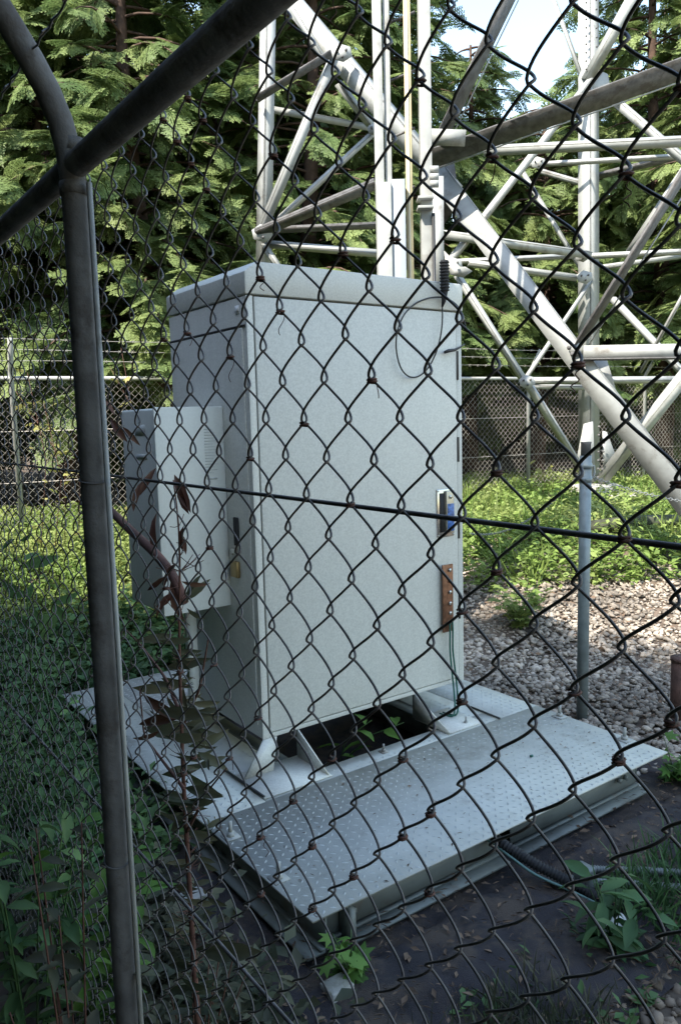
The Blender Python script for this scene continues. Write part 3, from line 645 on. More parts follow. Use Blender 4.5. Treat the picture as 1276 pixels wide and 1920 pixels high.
# black conduit fitting and cable loop at the top right of the door
ft = thing('cable_gland', (2.357, cy0-.03, 2.02), 'black ribbed conduit end standing above the cabinet front edge, right', 'conduit end')
zz = np.linspace(2.03, 2.155, 40); MB().tube(np.stack([0*zz+2.357, 0*zz+cy0-.034, zz], 1), .019+.0022*np.sign(np.sin(np.arange(40)*1.6)), 14).build('conduit', black, ft)
MB().tube([(2.357, cy0-.034, 2.045), (2.355, cy0-.03, 1.99), (2.353, cy0-.022, 1.965)], [.018, .010, .0045], 10).build('taper', black, ft, smooth=True)
lp = [(2.353, 1.975), (2.350, 1.91), (2.338, 1.84), (2.315, 1.77), (2.275, 1.705), (2.22, 1.668), (2.16, 1.665), (2.11, 1.70), (2.085, 1.775), (2.095, 1.85), (2.135, 1.92), (2.20, 1.97), (2.28, 2.00), (2.36, 2.008), (2.43, 1.985), (2.475, 1.935), (2.497, 1.87)]
P = np.array([(a, cy0-.022-.006*math.sin(i), b) for i, (a, b) in enumerate(lp)]); t = np.linspace(0, 1, len(P)); tt = np.linspace(0, 1, 90); Q = np.stack([np.interp(tt, t, P[:, i]) for i in range(3)], 1)
for _ in range(8): Q[1:-1] = (Q[:-2]+Q[1:-1]*2+Q[2:])/4
tag(MB().tube(Q, .0034, 7).build('cable_loop', rubber, smooth=True), 'thin black cable hanging in a loop over the cabinet door', 'cable')
tag(MB().tube([(2.365, cy0-.02, 1.775), (2.385, cy0-.024, 1.782), (2.42, cy0-.024, 1.786), (2.46, cy0-.02, 1.80), (2.495, cy0-.01, 1.815)], [.006, .008, .0065, .004, .003], 7).build('cable_clip', rubber, smooth=True), 'short black tape wrapped cable stub below the loop on the cabinet door', 'cable')
# side lock: hasp and padlock
hs = thing('padlock', (1.405, 2.655, .93), 'brass padlock hanging on a chrome hasp at the cabinet side', 'padlock')
MB().box((1.392, 2.615, .905), (1.410, 2.668, .968)).build('lock_body', brass, hs, bevel=.004)
th = np.linspace(0, math.pi, 14); MB().tube(np.array([(1.401, 2.642+.017*math.cos(a), .968+.022+.018*math.sin(a)) for a in th]), .0035, 8).build('shackle', chrome, hs, smooth=True)
MB().box((1.398, 2.610, 1.03), (1.4085, 2.640, 1.14)).build('side_handle', black, cb, bevel=.003)
MB().box((1.394, 2.63, 1.00), (1.4085, 2.665, 1.018)).build('hasp', chrome, cb, bevel=.002)

# ------------------------------------------------------------------ cable box on the cabinet side
bx = thing('power_box', (1.27, 2.88, .78), 'pale grey box unit hung on the left side of the tall cabinet', 'box')
MB().box((1.133, 2.712, .787), (1.4085, 3.045, 1.559)).build('housing', boxpaint, bx, bevel=.010)
MB().box((1.128, 2.702, .783), (1.409, 2.7115, 1.563)).build('cover', boxpaint, bx, bevel=.003)
faint = mat('faint_print', (.50, .52, .50), .6)
for i in range(16):
    z = 1.475-i*.011; wdt = .035+.025*((i*7) % 5)/5
    MB().box((1.325, 2.7012, z), (1.325+wdt, 2.7018, z+.003)).build('print_line', faint, bx)
MB().box((1.330, 2.7010, 1.285), (1.372, 2.7018, 1.293)).build('print_line', faint, bx)
MB().box((1.370, 2.7010, 1.243), (1.392, 2.7018, 1.250)).build('name_tab', black, bx)
MB().box((1.1315, 2.80, 1.46), (1.1328, 2.90, 1.50)).build('type_plate', faint, bx)
MB().box((1.1315, 2.80, 1.37), (1.1328, 2.90, 1.39)).build('type_plate', faint, bx)
MB().box((1.29, 2.86, .170), (1.33, 2.89, .786)).build('support_bracket', boxpaint, bx)

# ------------------------------------------------------------------ pole with chains, rusty pipe, conduits
pb = thing('steel_pole', (3.107, 2.31, 0), 'blue grey steel pole standing at the right back edge of the platform', 'pole')
polem = mat('pole_grey_paint', (0.20, 0.24, 0.25), .5, .2, var=.15, vscale=25, stain=((.11, .12, .12), 10, .58))
MB().tube([(3.107, 2.31, -.02), (3.114, 2.31, 1.30)], .0275, 20).build('tube', polem, pb, smooth=True)
MB().tube([(3.114, 2.31, 1.2985), (3.115, 2.31, 1.355), (3.115, 2.31, 1.365)], [.0235, .0235, .026], 18).build('cap', galv_d, pb)
for z in (1.24, 1.175): MB().tube([(3.114, 2.31, z), (3.114, 2.31, z+.022)], .0315, 18).build('clamp', polem, pb)
MB().tube([(3.14, 2.31, 1.24), (3.165, 2.30, 1.25), (3.17, 2.30, 1.21), (3.15, 2.30, 1.19)], .005, 6).build('hook', galv, pb, smooth=True)
def chain(a, b, sag, label, link=.022):
    a = np.array(a, float); b = np.array(b, float); L = np.linalg.norm(b-a); n = int(L/(link*.72)); mb = MB()
    th = np.linspace(0, 2*np.pi, 11)
    for i in range(n):
        t = (i+.5)/n; c = a*(1-t)+b*t-Z*sag*4*t*(1-t); d = unit(b-a-Z*sag*4*(1-2*t)); s = unit(np.cross(d, Z)); u = np.cross(s, d)
        if i % 2: s, u = u, s
        mb.tube([c+d*link*.5*math.cos(q)+s*link*.28*math.sin(q) for q in th], .0017, 4, cap=False, ref=u)
    return tag(mb.build('chain', galv, smooth=True), label, 'chain')
chain((3.09, 2.315, 1.22), gd(880, 1000, 4.7), .10, 'thin chain running from the steel pole to the left, behind the cabinet')
chain((3.14, 2.30, 1.20), (3.95, 1.80, 1.02), .05, 'thin chain running from the steel pole to the right edge')
rp = thing('rusty_pipe', (3.46, 2.00, 0), 'short rusty brown pipe stub standing in the gravel at the right edge', 'pipe')
MB().tube([(3.46, 2.0, -.05), (3.46, 2.0, .30)], .05, 22).build('pipe', rust, rp, smooth=True)
MB().tube([(3.46, 2.0, .298), (3.46, 2.0, .315)], .054, 22).build('rim', rust, rp)
def smooth_path(pts, n=80, it=10):
    P = np.array(pts, float); t = np.concatenate([[0], np.cumsum(np.linalg.norm(np.diff(P, axis=0), axis=1))]); tt = np.linspace(0, t[-1], n)
    Q = np.stack([np.interp(tt, t, P[:, i]) for i in range(3)], 1)
    for _ in range(it): Q[1:-1] = (Q[:-2]+Q[1:-1]*2+Q[2:])/4
    return Q
def gpt(x, y, z): q = gz(x, y, z); return (q[0], q[1], z)
c1 = smooth_path([(1.80, 2.3, .12), (1.83, 1.9, .125), gpt(945, 1585, .118), gpt(1010, 1625, .085), gpt(1080, 1660, .05), gpt(1130, 1690, .035), gpt(1200, 1700, .03)], 420)
rr = .0165+.0022*np.sign(np.sin(np.arange(420)*math.pi/2+.3))
tag(MB().tube(c1, rr, 10).build('corrugated_conduit', black, smooth=False), 'black corrugated conduit coming out between the front beams of the platform', 'conduit')
tag(MB().tube(smooth_path([(1.78, 2.2, .11), (1.80, 1.85, .115), gpt(935, 1590, .112), gpt(1000, 1640, .07), gpt(1065, 1668, .04), gpt(1130, 1700, .03)]), .0045, 7).build('bonding_cable', mat('pale_green_cable', (.12, .22, .20), .45), smooth=True), 'pale green cable running beside the corrugated conduit', 'cable')
for k, (dy, lab) in enumerate(((0, 'upper dusty conduit lying on the dark sheet toward the right edge'), (22, 'lower dusty conduit lying on the dark sheet toward the right edge'))):
    q = smooth_path([gpt(1060, 1625+dy, .045), gpt(1120, 1630+dy, .045), gpt(1200, 1632+dy*1.2, .05), gpt(1330, 1640+dy*1.3, .06)], 200)
    tag(MB().tube(q, .011+.001*np.sign(np.sin(np.arange(200)*1.57)), 9).build('pale_conduit', clearp), lab, 'conduit', 'pale conduits at the lower right')
cp = gpt(1095, 1645, .06)
tag(MB().box((cp[0]-.02, cp[1]-.03, .03), (cp[0]+.02, cp[1]+.03, .10)).build('conduit_coupling', clearp, bevel=.008), 'dusty clear coupling block joining the pale conduits', 'coupling')
wb = gpt(1135, 1740, .02)
tag(MB().tube([(wb[0]-.04, wb[1], .03), (wb[0]+.05, wb[1]-.02, .035)], .020, 14).build('white_pipe_end', whitep, smooth=True), 'short white pipe piece half hidden in the weeds at the lower right', 'pipe')
for (x, y, z0, lab) in ((1.055, 1.53, 0, 'small pale block under the front corner of the platform'), (.93, 2.12, 0, 'small pale block in the undergrowth at the left edge of the platform')):
    tag(MB().box((x-.035, y-.03, z0), (x+.035, y+.03, z0+.05)).build('concrete_block', conc, bevel=.004), lab, 'block')
# loose bits: black rod scraps on the deck, green screw cap
def scrap(pts, r, m, name, lab, cat):
    tag(MB().tube(pts, r, 6).build(name, m, smooth=True), lab, cat)
scrap([(1.287, 2.585, PZ+.008), (1.296, 2.30, PZ+.008)], .005, rubber, 'thin_rod', 'thin black rod lying on the deck left of the front left foot', 'rod')
scrap([(2.478, 2.45, PZ+.006), (2.476, 2.27, PZ+.006)], .004, rubber, 'thin_rod', 'thin black rod lying on the deck right of the right front foot', 'rod')
q = gpt(993, 1418, PZ+.004); scrap([q, (q[0]+.012, q[1]-.003, q[2])], .005, greenc, 'cable_tie_end', 'tiny green plastic bit lying on the checker plate', 'scrap')

# ------------------------------------------------------------------ lattice tower
tw = thing('lattice_tower', gd(1110, 930, 9.3), 'pale galvanised lattice tower of angle steel rising behind the cabinet', 'tower')
LIT = np.array([-.85, -.50, .15]); DARK = np.array([.45, -.85, -.30])
def angle(P, Q, w1, w2, n1=LIT, name='brace', m=galv, t=.012, flip=1):
    """L section: flange 1 has outward normal near n1 and width w1; flange 2 runs behind it, width w2"""
    P = np.array(P, float); Q = np.array(Q, float); a = unit(Q-P); L = np.linalg.norm(Q-P)
    n = unit(n1-a*np.dot(n1, a)); s = np.cross(a, n)*flip
    mb = MB(); mb.frame(P, a, s, n, (0, L), (-w1/2, w1/2), (-t, 0)); mb.frame(P, a, s, n, (0, L), (-w1/2, -w1/2+t), (-w2, -t))
    return mb.build(name, m, tw)
# legs: angle sections with their corner toward the platform
Rh = unit(np.array([CR[0], CR[1], 0.])); Fh = unit(np.array([CF[0], CF[1], 0.]))
def leg(P, Q, wl, wr, t=.014):
    P = np.array(P, float); Q = np.array(Q, float); a = unit(Q-P); L = np.linalg.norm(Q-P)
    for d, wd, nn in ((unit(-Rh+Fh), wl, unit(-Rh-Fh)), (unit(Rh+Fh), wr, unit(Rh-Fh))):
        mb = MB(); mb.frame(P, a, d, nn, (0, L), (0, wd), (-t, 0)); mb.build('leg', galv, tw)
leg(gd(1106, -60, 9.5), gd(1107, 905, 9.3), .165, .215)
def boltrow(px0, py0, px1, py1, n, s, off=.0, rows=1, r=.013):
    for k in range(n):
        t = k/(n-1); c = gd(px0*(1-t)+px1*t, py0*(1-t)+py1*t, s); d = unit(c-EYE)
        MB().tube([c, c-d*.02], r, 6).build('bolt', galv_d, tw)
boltrow(1098, 5, 1098, 130, 9, 9.40); boltrow(1117, 0, 1118, 140, 9, 9.42); boltrow(1122, 800, 1120, 895, 7, 9.1, r=.016); boltrow(1131, 830, 1128, 880, 4, 9.1, r=.016)
def gusset(pts, s, nm='gusset_plate', m=galv, t=.012):
    P = [gd(x, y, s) for x, y in pts]; k = len(P); n = unit(np.cross(P[1]-P[0], P[2]-P[0]))*t
    MB().add(P+[p-n for p in P], [tuple(range(k)), tuple(range(k, 2*k))[::-1]]+[(i, k+i, k+(i+1) % k, (i+1) % k) for i in range(k)]).build(nm, m, tw)
gusset([(1085, 140), (1096, 120), (1138, 140), (1146, 185), (1125, 200), (1082, 170)], 9.5)
gusset([(1093, 795), (1110, 790), (1114, 880), (1078, 868)], 9.22); gusset([(1128, 808), (1136, 810), (1153, 855), (1130, 890)], 9.22)
VW = np.array([-.58, -.81, 0.])
def ell(P, Q, w, beta, name='brace', t=.010, m=None):
    """angle section set with its corner outward: an upper flange to the sky and a lower one to the ground"""
    P = np.array(P, float); Q = np.array(Q, float); a = unit(Q-P); L = np.linalg.norm(Q-P)
    v = unit(VW-a*np.dot(VW, a)); sv = np.cross(a, v); sv = sv if (sv[2] > 0 or (abs(sv[2]) < .05 and sv[0] < 0)) else -sv
    b = R_(beta); W = w/(math.sin(b)+math.cos(b)); mb = MB(); c = P+sv*(w/2-W*math.sin(b))
    mb.frame(c, a, sv*math.sin(b)-v*math.cos(b), v*math.sin(b)+sv*math.cos(b), (0, L), (0, W), (-t, 0))
    mb.frame(c, a, -sv*math.cos(b)-v*math.sin(b), v*math.cos(b)-sv*math.sin(b), (0, L), (0, W), (-t, 0))
    return mb.build(name, m or galv, tw)
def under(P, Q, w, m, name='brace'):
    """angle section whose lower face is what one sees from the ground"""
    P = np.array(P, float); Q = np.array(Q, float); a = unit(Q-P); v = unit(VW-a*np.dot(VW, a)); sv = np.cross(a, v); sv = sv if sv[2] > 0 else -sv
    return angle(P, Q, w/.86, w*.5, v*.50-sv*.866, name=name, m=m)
def br(x0, y0, s0, x1, y1, s1, w1, w2=None, n1=LIT, flip=1, m=galv, **k): return angle(gd(x0, y0, s0), gd(x1, y1, s1), w1, w2 or w1, n1, m=m, flip=flip, **k)
def px(w, s): return w*s/FPX
leg(gd(501, -20, 6.9), gd(491, 560, 6.9), .096, .104)
# big diagonals
ell(gd(536, -20, 7.3), gd(845, 345, 6.4), px(44, 6.9), 34)
ell(gd(822, 315, 6.4), gd(1300, 948, 5.3), px(52, 5.9), 20)
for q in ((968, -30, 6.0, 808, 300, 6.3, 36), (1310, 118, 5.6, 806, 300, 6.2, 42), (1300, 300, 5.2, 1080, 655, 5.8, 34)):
    under(gd(*q[:3]), gd(*q[3:6]), px(q[6], (q[2]+q[5])/2), galv_d)  # shade on these undersides is put into the colour by the darker steel
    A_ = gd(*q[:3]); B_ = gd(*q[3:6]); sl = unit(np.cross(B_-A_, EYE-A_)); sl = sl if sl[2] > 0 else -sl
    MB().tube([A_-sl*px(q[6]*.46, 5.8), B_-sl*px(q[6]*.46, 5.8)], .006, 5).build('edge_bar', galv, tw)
# box beam arm in front
for (x0, x1, y0, y1, s) in ((1093, 1320, 660, 656, 5.7),):
    A = gd(x0, y0, s); B = gd(x1, y1, s-.2); d = unit(B-A); L = np.linalg.norm(B-A); u = unit(np.cross(np.cross(d, Z), d)); nn = np.cross(d, u)
    MB().frame(A, d, u, nn, (0, L), (-px(12, s), px(12, s)), (-.08, 0)).build('cross_arm', galv, tw)
    MB().frame(A-u*px(12, s), d, u, nn, (0, L), (-.012, -.002), (-.09, .05)).build('cross_arm', galv_d, tw)  # shaded underside of the arm, painted in with the darker steel
A = gd(806, 257, 5.9); B = gd(872, 259, 5.9); d = unit(B-A); nn = unit(EYE-A); u = unit(np.cross(nn, d))
MB().frame(A, d, u, nn, (0, np.linalg.norm(B-A)), (-.058, .058), (-.10, 0)).build('cross_arm', galv, tw)
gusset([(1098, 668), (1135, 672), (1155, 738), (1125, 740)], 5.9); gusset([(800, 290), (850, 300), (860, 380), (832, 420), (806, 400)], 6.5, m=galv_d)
gusset([(832, 470), (862, 500), (872, 500), (885, 508), (868, 520), (845, 515), (835, 500)], 6.6)
gusset([(1060, 640), (1090, 645), (1092, 668), (1068, 662)], 5.75)
boltrow(1066, 652, 1072, 664, 2, 5.7, r=.018); boltrow(820, 383, 822, 400, 2, 6.3, r=.014)
br(820, 330, 5.6, 821, 560, 5.6, px(22, 5.6), px(10, 5.6), n1=np.array([-.6, -.8, 0]), name='bracket')
# remaining braces: (x0,y0,s0,x1,y1,s1,width px,dark)
for (x0, y0, s0, x1, y1, s1, wp, dk) in (
    (905, 279, 7.6, 1300, 260, 7.0, 20, 2), (985, 308, 9.4, 1300, 290, 9.0, 9, 0), (1012, 318, 10.2, 1095, 342, 9.7, 10, 0),
    (1192, -15, 9.0, 1100, 150, 9.4, 20, 3), (1035, -15, 9.9, 1090, 138, 9.5, 9, 2), (1110, 145, 9.4, 826, 512, 8.0, 13, 0),
    (1146, 176, 9.4, 1300, 308, 8.6, 17, 0), (980, 320, 10.0, 1092, 506, 9.6, 9, 2), (850, 490, 8.6, 1090, 478, 9.2, 9, 0), (1090, 480, 9.2, 1300, 470, 9.0, 10, 0),
    (838, 438, 8.0, 1110, 476, 9.0, 17, 3), (880, 492, 8.6, 1084, 520, 9.2, 12, 0), (856, 512, 8.0, 985, 716, 7.7, 13, 0),
    (990, 716, 7.7, 1092, 880, 9.0, 15, 2), (1110, 525, 9.3, 984, 712, 8.2, 8, 0), (984, 714, 8.0, 1300, 711, 8.6, 12, 0), (990, 724, 8.0, 1096, 726, 8.6, 9, 3),
    (1148, 556, 9.4, 1300, 716, 8.6, 13, 0), (1300, 690, 8.2, 1126, 908, 9.2, 22, 3), (1310, 500, 8.2, 1200, 700, 9.0, 6, 3),
    (636, 92, 6.85, 482, 186, 6.8, 14, 1), (628, 98, 6.9, 488, 432, 6.8, 19, 3), (500, 200, 6.95, 704, 238, 7.5, 14, 3), (636, 155, 7.1, 704, 244, 7.4, 14, 0),
    (704, 243, 7.4, 494, 436, 6.9, 11, 0), (482, 441, 6.8, 705, 348, 6.4, 18, 1), (486, 434, 6.85, 720, 424, 6.7, 11, 1), (500, 456, 6.9, 712, 474, 6.8, 13, 0),
    (492, 455, 6.9, 525, 505, 6.8, 12, 0), (545, 5, 7.3, 606, 108, 7.0, 12, 2), (1068, 345, 10, 1300, 288, 9.2, 11, 1), (1290, 310, 9.4, 1180, 475, 9.9, 14, 3), (1130, 500, 9.5, 1290, 478, 9.9, 9, 2)):
    A_ = gd(x0, y0, s0); B_ = gd(x1, y1, s1); wm = px(wp, (s0+s1)/2)
    if dk == 1: under(A_, B_, wm, galv_d)  # darker steel colour stands for the shade on these braces
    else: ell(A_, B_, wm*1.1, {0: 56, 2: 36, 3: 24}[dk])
for (x, y, sz, s_) in ((640, 100, 17, 6.8), (702, 243, 12, 7.35), (492, 438, 17, 6.8), (987, 716, 13, 7.65), (1008, 306, 12, 9.3), (1152, 184, 13, 9.3), (850, 497, 14, 7.9), (1095, 520, 13, 9.15), (1090, 712, 13, 9.15), (1090, 480, 12, 9.1)):
    o_ = [(x+sz*1.25*math.cos(R_(k*60+20)), y+sz*math.sin(R_(k*60+20))) for k in range(6)]
    gusset(o_, s_)
    for dx_, dy_ in ((-.5, -.2), (.1, .45), (.5, -.3)):
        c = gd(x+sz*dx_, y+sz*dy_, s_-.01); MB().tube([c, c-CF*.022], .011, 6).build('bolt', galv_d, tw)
ctr = gd(1112, 935, 9.25)
for (dx, dy, w_, z0, z1) in ((0, 0, .42, .1, .66), (.0, -.35, .62, .1, .58)):
    MB().box((ctr[0]+dx-w_/2, ctr[1]+dy-w_/2, z0), (ctr[0]+dx+w_/2, ctr[1]+dy+w_/2, z1)).build('footing', conc, tw, bevel=.02)

# ------------------------------------------------------------------ cable ladder, conduit and support post behind the cabinet
def vert(px_, s, w_, name, label, cat, m=galv, z0=None, round_=False, top=5.0):
    c = gd(px_, 520, s); z0 = float(hgt(c[0], c[1]))-.05 if z0 is None else z0
    c1 = gd(px_-3, -40, s); top = c1[2]+.4
    dx = np.array([CR[0], CR[1], 0]); dy = np.array([.58, .81, 0]); dx = unit(dx); dy = unit(dy)
    return c, z0, top, dx, dy
s = 4.75; dx = unit(np.array([CR[0], CR[1], 0])); dy = np.array([-dx[1], dx[0], 0])
ld = thing('cable_ladder', (*gd(722, 600, s)[:2], .05), 'pale vertical cable ladder rising behind the cabinet with a duct box at its foot', 'cable ladder')
cA = gd(719, 300, s)
MB().frame((cA[0], cA[1], 0), dx, dy, Z, (-px(17, s), px(0, s)), (-.03, .0), (0.05, 5.2)).build('rail', galv, ld, bevel=.004)
MB().frame((cA[0], cA[1], 0), dx, dy, Z, (px(3, s), px(15, s)), (.0, .035), (0.05, 5.2)).build('rail', galv, ld, bevel=.004)
for y in (40, 150, 258, 368):
    q = gd(735, y, s); MB().tube([q-dx*.03+dy*.03, q+dx*.14+dy*.02-Z*0+(0, 0, .06)], .008, 6).build('rung', galv_d, ld)
q = gd(731, 345, s-.05)
MB().frame((q[0], q[1], 0), dx, dy, Z, (-px(26, s), px(1, s)), (-.05, .06), (0.05, q[2])).build('duct', galv, ld, bevel=.004)
MB().frame((q[0], q[1], 0), dx, dy, Z, (px(1.5, s), px(27, s)), (-.03, .12), (0.05, q[2]+.02)).build('duct', mat('duct_grey', (.33, .36, .38), .5, .2), ld, bevel=.004)
cB = gd(766, 300, s)
cc = thing('cream_conduit', (cB[0], cB[1], .05), 'thin cream yellow vertical conduit beside the cable ladder', 'conduit')
MB().tube([(cB[0], cB[1], .05), (cB[0], cB[1], 5.2)], px(6.5, s), 14).build('pipe', yellow, cc, smooth=True)
MB().tube([(cB[0]-.018, cB[1]-.018, .05), (cB[0]-.018, cB[1]-.018, 5.2)], .006, 8).build('pipe', mat('pale_cable', (.66, .6, .45), .5), cc, smooth=True)
cC = gd(798, 300, s)
sp = thing('support_post', (cC[0], cC[1], .05), 'pale square support post with clamps rising behind the right of the cabinet', 'post')
MB().frame((cC[0], cC[1], 0), dx, dy, Z, (-px(11.5, s), px(10, s)), (-.04, .04), (.05, 5.2)).build('post_tube', galv, sp, bevel=.003)
for y in (370, 388):
    q = gd(798, y, s-.05); MB().frame(q, dx, dy, Z, (-px(15, s), px(14, s)), (-.012, .10), (-.008, .008)).build('clamp', galv, sp, bevel=.002)
for y in (318, 332, 345):
    q = gd(812, y, s-.08); MB().tube([q-dx*.02, q+dx*.03], .022, 12).build('clamp_bolt', galv, sp, smooth=True)
q = gd(812, 400, s-.02); MB().tube([(q[0], q[1], q[2]), (q[0], q[1], .4)], .011, 10).build('cable', rubber, sp, smooth=True)

# ------------------------------------------------------------------ near fence
FX = .42; ga, gb, gy0, gz0 = .035283, .036155, .567546, 1.496725
POLY = np.array([[-2.173,-.506,-.106,.062,-.026,.076],[1.327,-.237,-.684,0,.085,.016]])/1000.
def node(c, r):
    """mesh knots: a square net that sags a little, as surveyed"""
    cc = np.clip(c, -7, 10); rr = np.clip(r, -8, 15); B = np.stack([1+0*cc, cc, rr, cc*cc, cc*rr, rr*rr])
    fade = np.exp(-np.maximum(0, np.maximum(-7-c, np.maximum(c-10, 0)))/12.)
    return gy0-ga*c+POLY[0]@B*fade, gz0-gb*r+POLY[1]@B*fade
nf = thing('near_chain_link_fence', (FX, 1.25, 0), 'dark chain link fence close in front with a bent top post and a sloping rail', 'fence')
def weave(c0, c1, r0, r1, nseg, sides):
    mb = MB(); g2 = np.random.default_rng(4); t = np.linspace(0, 1, nseg, endpoint=False); t = .55*t+.45*(1-np.cos(math.pi*t))/2
    for c in range(c0, c1):
        rs = np.arange(r0, r1); par = (rs+c) % 2; cn = np.where(par == 0, c, c+1)    # knot column at each row
        y, z = node(cn.astype(float), rs.astype(float))
        ov = .0026; right = cn > c; y = y+np.where(right, -ov, ov)                          # hook past the knot
        jy = g2.normal(0, .0004, len(rs)); y = y+jy
        th = math.pi*t; x_ = (1-np.cos(th))/2; lin = t; sm = .42*x_+.58*lin
        Y_ = y[:-1, None]*(1-sm)+y[1:, None]*sm; Z_ = z[:-1, None]*(1-t)+z[1:, None]*t
        sgn = np.where(right[:-1], -1, 1)[:, None]; B = .0066*(1+g2.normal(0, .08, (len(rs)-1, 1)))
        X_ = FX+sgn*B*np.clip(np.sin(th), 0, 1)[None]**.55
        mb.tube(np.stack([X_.ravel(), Y_.ravel(), Z_.ravel()], 1), .00122, sides, cap=False, ref=np.array([1., 0, 0]))
    return mb
weave(-45, 26, -11, 41, 12, 6).build('mesh_panel', wire_m, nf, smooth=True)
weave(-190, -45, -11, 41, 6, 4).build('mesh_panel', wire_m, nf, smooth=True)
RX = FX-.030
MB().tube([(RX+.002, -1.5, 1.877), (RX+.002, 8.0, 1.877)], .0185, 18).build('top_rail', galv_d, nf, smooth=True)
MB().tube([(FX+.008, -1.5, 1.4175), (FX+.008, 1.25, 1.4215), (FX+.008, 8.0, 1.4175)], .0022, 8).build('tension_wire', wire_m, nf, smooth=True)
MB().tube([(FX+.008, -1.5, .80), (FX+.008, 8.0, .80)], .0025, 8).build('tension_wire', wire_m, nf, smooth=True)
PY = float(gx(174, 900, RX)[1])
def fpost(y, lab=None):
    p = MB().tube(smooth_path([(RX, y, -.05), (RX, y, 1.0), (RX, y, 1.90), (RX-.010, y, 1.955), (RX-.085, y, 2.07), (RX-.26, y, 2.32)], 60, 3), .0182, 22).build('post', galv_d, nf, smooth=True)
    MB().tube([(RX+.014, y-.0255, .02), (RX+.014, y-.0255, 1.85)], .0045, 8).build('tie_rod', galv, p, smooth=True)
    for z in (1.845, 1.905): MB().tube([(RX, y, z-.009), (RX, y, z+.009)], .0205, 20).build('rail_clamp', galv_d, p, smooth=False)
    for z in (1.418, .80):
        th = np.linspace(0, 2*np.pi, 20); MB().tube([(RX+.0198*math.cos(a), y+.0198*math.sin(a), z+.004*math.sin(a)) for a in th], .0014, 5, cap=False).build('tie_wire', galv_d, p, smooth=True)
    return p
fpost(PY); fpost(PY+2); fpost(PY+4); fpost(PY-2); fpost(PY+6)
for k, (xo, z) in enumerate(((-.05, 2.02), (-.13, 2.105), (-.22, 2.20))):
    ys = np.linspace(-1.5, 8, 500); mb = MB(); sagz = -.006*np.abs(np.sin((ys-1.26)/2*math.pi))
    mb.tube(np.stack([RX+xo+.0015*np.cos(ys*120), ys, z+sagz+.0015*np.sin(ys*120)], 1), .0016, 5, cap=False)
    for y in np.arange(-1.4, 7.9, .10):
        for a in (.7, 2.4): mb.tube([(RX+xo-.008, y-.008*math.cos(a), z-.012*math.sin(a)), (RX+xo+.008, y+.008*math.cos(a), z+.012*math.sin(a))], .0011, 4, cap=False)
    mb.build('barbed_wire', wire_m, nf)
# dried tendrils wound on some knots: one thing each would not be countable
mb = MB(); g3 = np.random.default_rng(8)
for c in range(-12, 12):
    for r in range(-10, 16):
        if (c+r) % 2 or g3.uniform() > .22: continue
        y, z = node(np.array([float(c)]), np.array([float(r)])); y, z = y[0], z[0]; k = 14; t = np.linspace(0, 1, k)
        a = t*g3.uniform(8, 16); rad = .0042
        mb.tube(np.stack([FX+rad*np.cos(a), y+rad*np.sin(a)*.9, z-.004+t*.004], 1), .0011, 4, cap=False)
        if g3.uniform() < .35:
            L = g3.uniform(.010, .03); wv = g3.uniform(2, 14)
            mb.tube(np.stack([FX+.002*np.sin(t*wv)+.004, y+.0022*np.sin(t*wv*1.3+1)*t+L*g3.uniform(-.5,.5)*t, z-L*t], 1), .0005, 3, cap=False)
tag(mb.build('dried_tendrils', twig, smooth=True), 'dried vine tendrils wound round the knots of the near wire mesh', 'vine remains', kind='stuff')

# ------------------------------------------------------------------ dead reddish stalk in front of the cabinet, brown branch, silhouetted twigs
def gxs(pts, Xp): return np.array([gx(a, b, Xp) for a, b in pts])
XS = .56
st = [gxs([(372, 1930), (362, 1780), (352, 1600), (343, 1450), (340, 1340), (335, 1200), (338, 1080), (336, 960), (325, 900)], XS),
      gxs([(343, 1350), (310, 1270), (265, 1210), (235, 1180)], XS), gxs([(343, 1360), (375, 1290), (390, 1200)], XS+.02), gxs([(350, 1560), (392, 1480), (425, 1440)], XS),
      gxs([(346, 1480), (300, 1420), (270, 1380), (262, 1290)], XS-.02)]
root = thing('dead_stalk', st[0][0], 'dead reddish brown stalk with shrivelled leaves standing before the grey box', 'plant')
sb = MB()
for i, q in enumerate(st): sb.tube(smooth_path(q, 24, 2), np.linspace(.0062 if i == 0 else .0035, .0012, 24), 6)
gg = np.random.default_rng(12); Q = []; 
for i in range(130):
    t = gg.uniform(.12, .95); q = smooth_path(st[0], 40, 1)[int(t*39)]; az = gg.uniform(0, 6.28); L = gg.uniform(.015, .05); d = dirs(np.array(az), np.array(gg.uniform(-.3, .9)))
    sb.tube([q, q+d*L*.5+(0, 0, -.002), q+d*L], .0007, 3, cap=False)
sb.build('stem', twig, root, smooth=True)
def leaves_at(lst, Xp, m, root, tmpl=(LEAF_V, LEAF_F), nm='foliage', wfac=1.):
    P = []; D = []; L = []
    for (x0, y0, x1, y1, dep) in lst:
        a = gx(x0, y0, Xp); b = gd(x1, y1, float(np.dot(a-EYE, CF))); b = b+CF*dep; P.append(a); D.append(unit(b-a)); L.append(np.linalg.norm(b-a))
    P = np.array(P); D = np.array(D); L = np.array(L); Nr = unit(-CF+0*D+gg.normal(0, .35, D.shape)); S = unit(np.cross(Nr, D)); N = np.cross(D, S)
    MB().inst(tmpl[0], tmpl[1], P, D, S, N, np.stack([L, L*wfac, L], 1)).build(nm, m, root)
leaves_at([(358, 962, 322, 885, .01), (355, 965, 330, 900, -.01), (340, 1000, 350, 1040, 0), (345, 985, 334, 1038, .01), (330, 1055, 300, 1105, 0), (330, 1060, 305, 1075, .02), (322, 1110, 290, 1155, -.01), (340, 1090, 392, 1100, 0),
           (345, 1350, 262, 1305, 0), (340, 1345, 250, 1360, .01), (300, 1370, 248, 1392, 0)], XS, red_leaf, root, wfac=.6)
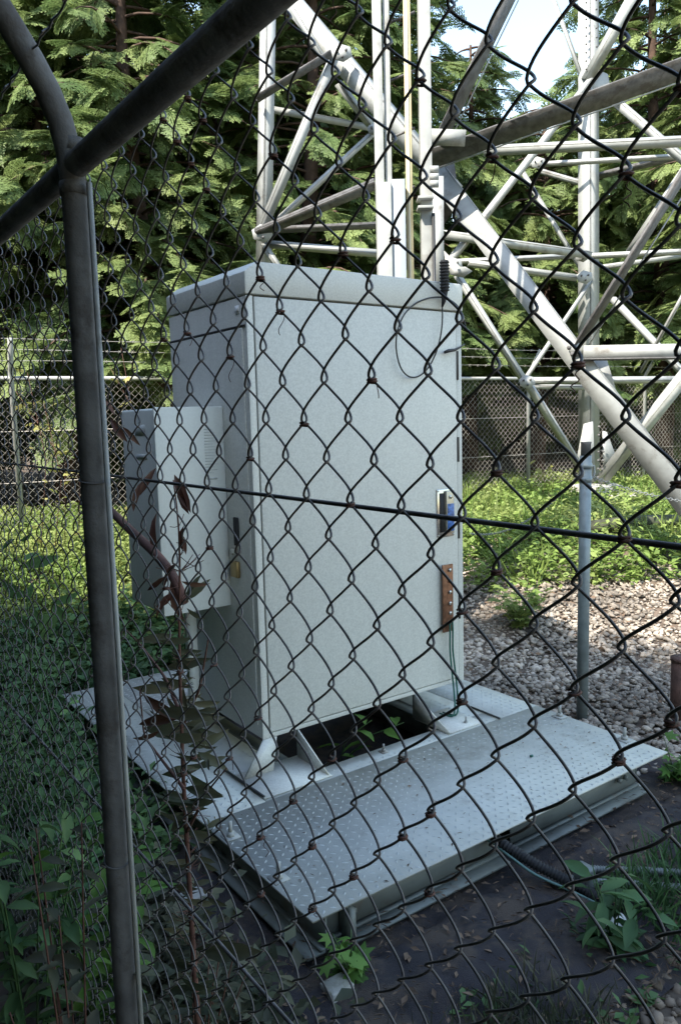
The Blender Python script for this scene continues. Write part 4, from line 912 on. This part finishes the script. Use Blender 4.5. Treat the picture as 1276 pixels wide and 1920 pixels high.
gg2 = np.random.default_rng(77); extra = []
for i in range(110):
    yy = gg2.uniform(1180, 1880); xx = 340+(yy-1180)*.045; an = gg2.uniform(0, 6.28); Lp = gg2.uniform(8, 26)
    extra.append((xx+gg2.normal(0, 34), yy, xx+gg2.normal(0, 34)+Lp*math.cos(an), yy+Lp*math.sin(an)*.8, gg2.uniform(-.03, .03)))
leaves_at(extra, XS+.01, dusty_leaf, root, wfac=.65)
leaves_at([(350, 1130, 372, 1075, 0), (352, 1125, 392, 1085, 0), (350, 1140, 385, 1165, 0), (348, 1360, 420, 1345, 0), (352, 1400, 430, 1380, .02), (355, 1450, 415, 1500, 0), (370, 1410, 430, 1440, -.01), (345, 1340, 300, 1310, .02), (352, 1330, 340, 1290, 0),
           (350, 1520, 318, 1560, 0), (356, 1560, 400, 1585, 0), (356, 1610, 318, 1640, .02), (360, 1660, 400, 1650, 0)], XS+.01, dusty_leaf, root, wfac=.7)
bb = thing('brown_branch', gx(200, 950, .62), 'thick reddish brown branch slanting down across the side of the grey box', 'branch')
MB().tube(smooth_path(gxs([(186, 935), (240, 990), (290, 1035), (330, 1085), (345, 1130)], .60), 20, 2), np.linspace(.0085, .010, 20), 8).build('limb', twig, bb, smooth=True)
leaves_at([(300, 1050, 275, 960, .02), (250, 960, 262, 900, 0), (262, 930, 290, 875, 0), (230, 800, 262, 835, 0), (240, 830, 200, 780, .01), (215, 780, 190, 740, 0), (330, 1100, 290, 1150, 0), (320, 1090, 340, 1170, 0), (310, 1080, 275, 1110, 0)], .61, red_leaf, bb, nm='foliage', wfac=.6)
for k, (pts, lvs, lab) in enumerate(((([(60, 1330), (58, 1230), (52, 1130), (44, 1060), (30, 1010)]), [(50, 1120, 0, 1090, 0), (54, 1130, 60, 1090, 0), (58, 1180, 95, 1150, 0), (58, 1180, 20, 1150, 0), (44, 1060, 110, 1045, 0), (42, 1050, 70, 1035, .02), (55, 1110, 10, 1120, 0), (30, 1010, 0, 1030, 0), (36, 1015, 62, 1002, 0)], 'thin dark weed silhouetted against the bright grass at the left edge'),
                                     (([(100, 1360), (78, 1250), (62, 1210), (90, 1165)]), [(78, 1200, 110, 1140, 0), (95, 1130, 150, 1115, 0), (80, 1170, 60, 1140, 0), (60, 1160, 100, 1190, .01), (100, 1130, 130, 1175, 0)], 'dark broad leaved weed left of the near fence post'))):
    q = gxs(pts, .50); rt = thing('silhouetted_weed', q[0], lab, 'plant')
    MB().tube(smooth_path(q, 16, 1), np.linspace(.003, .001, 16), 5).build('stem', shade_leaf, rt); leaves_at(lvs, .50, shade_leaf, rt, wfac=.9)
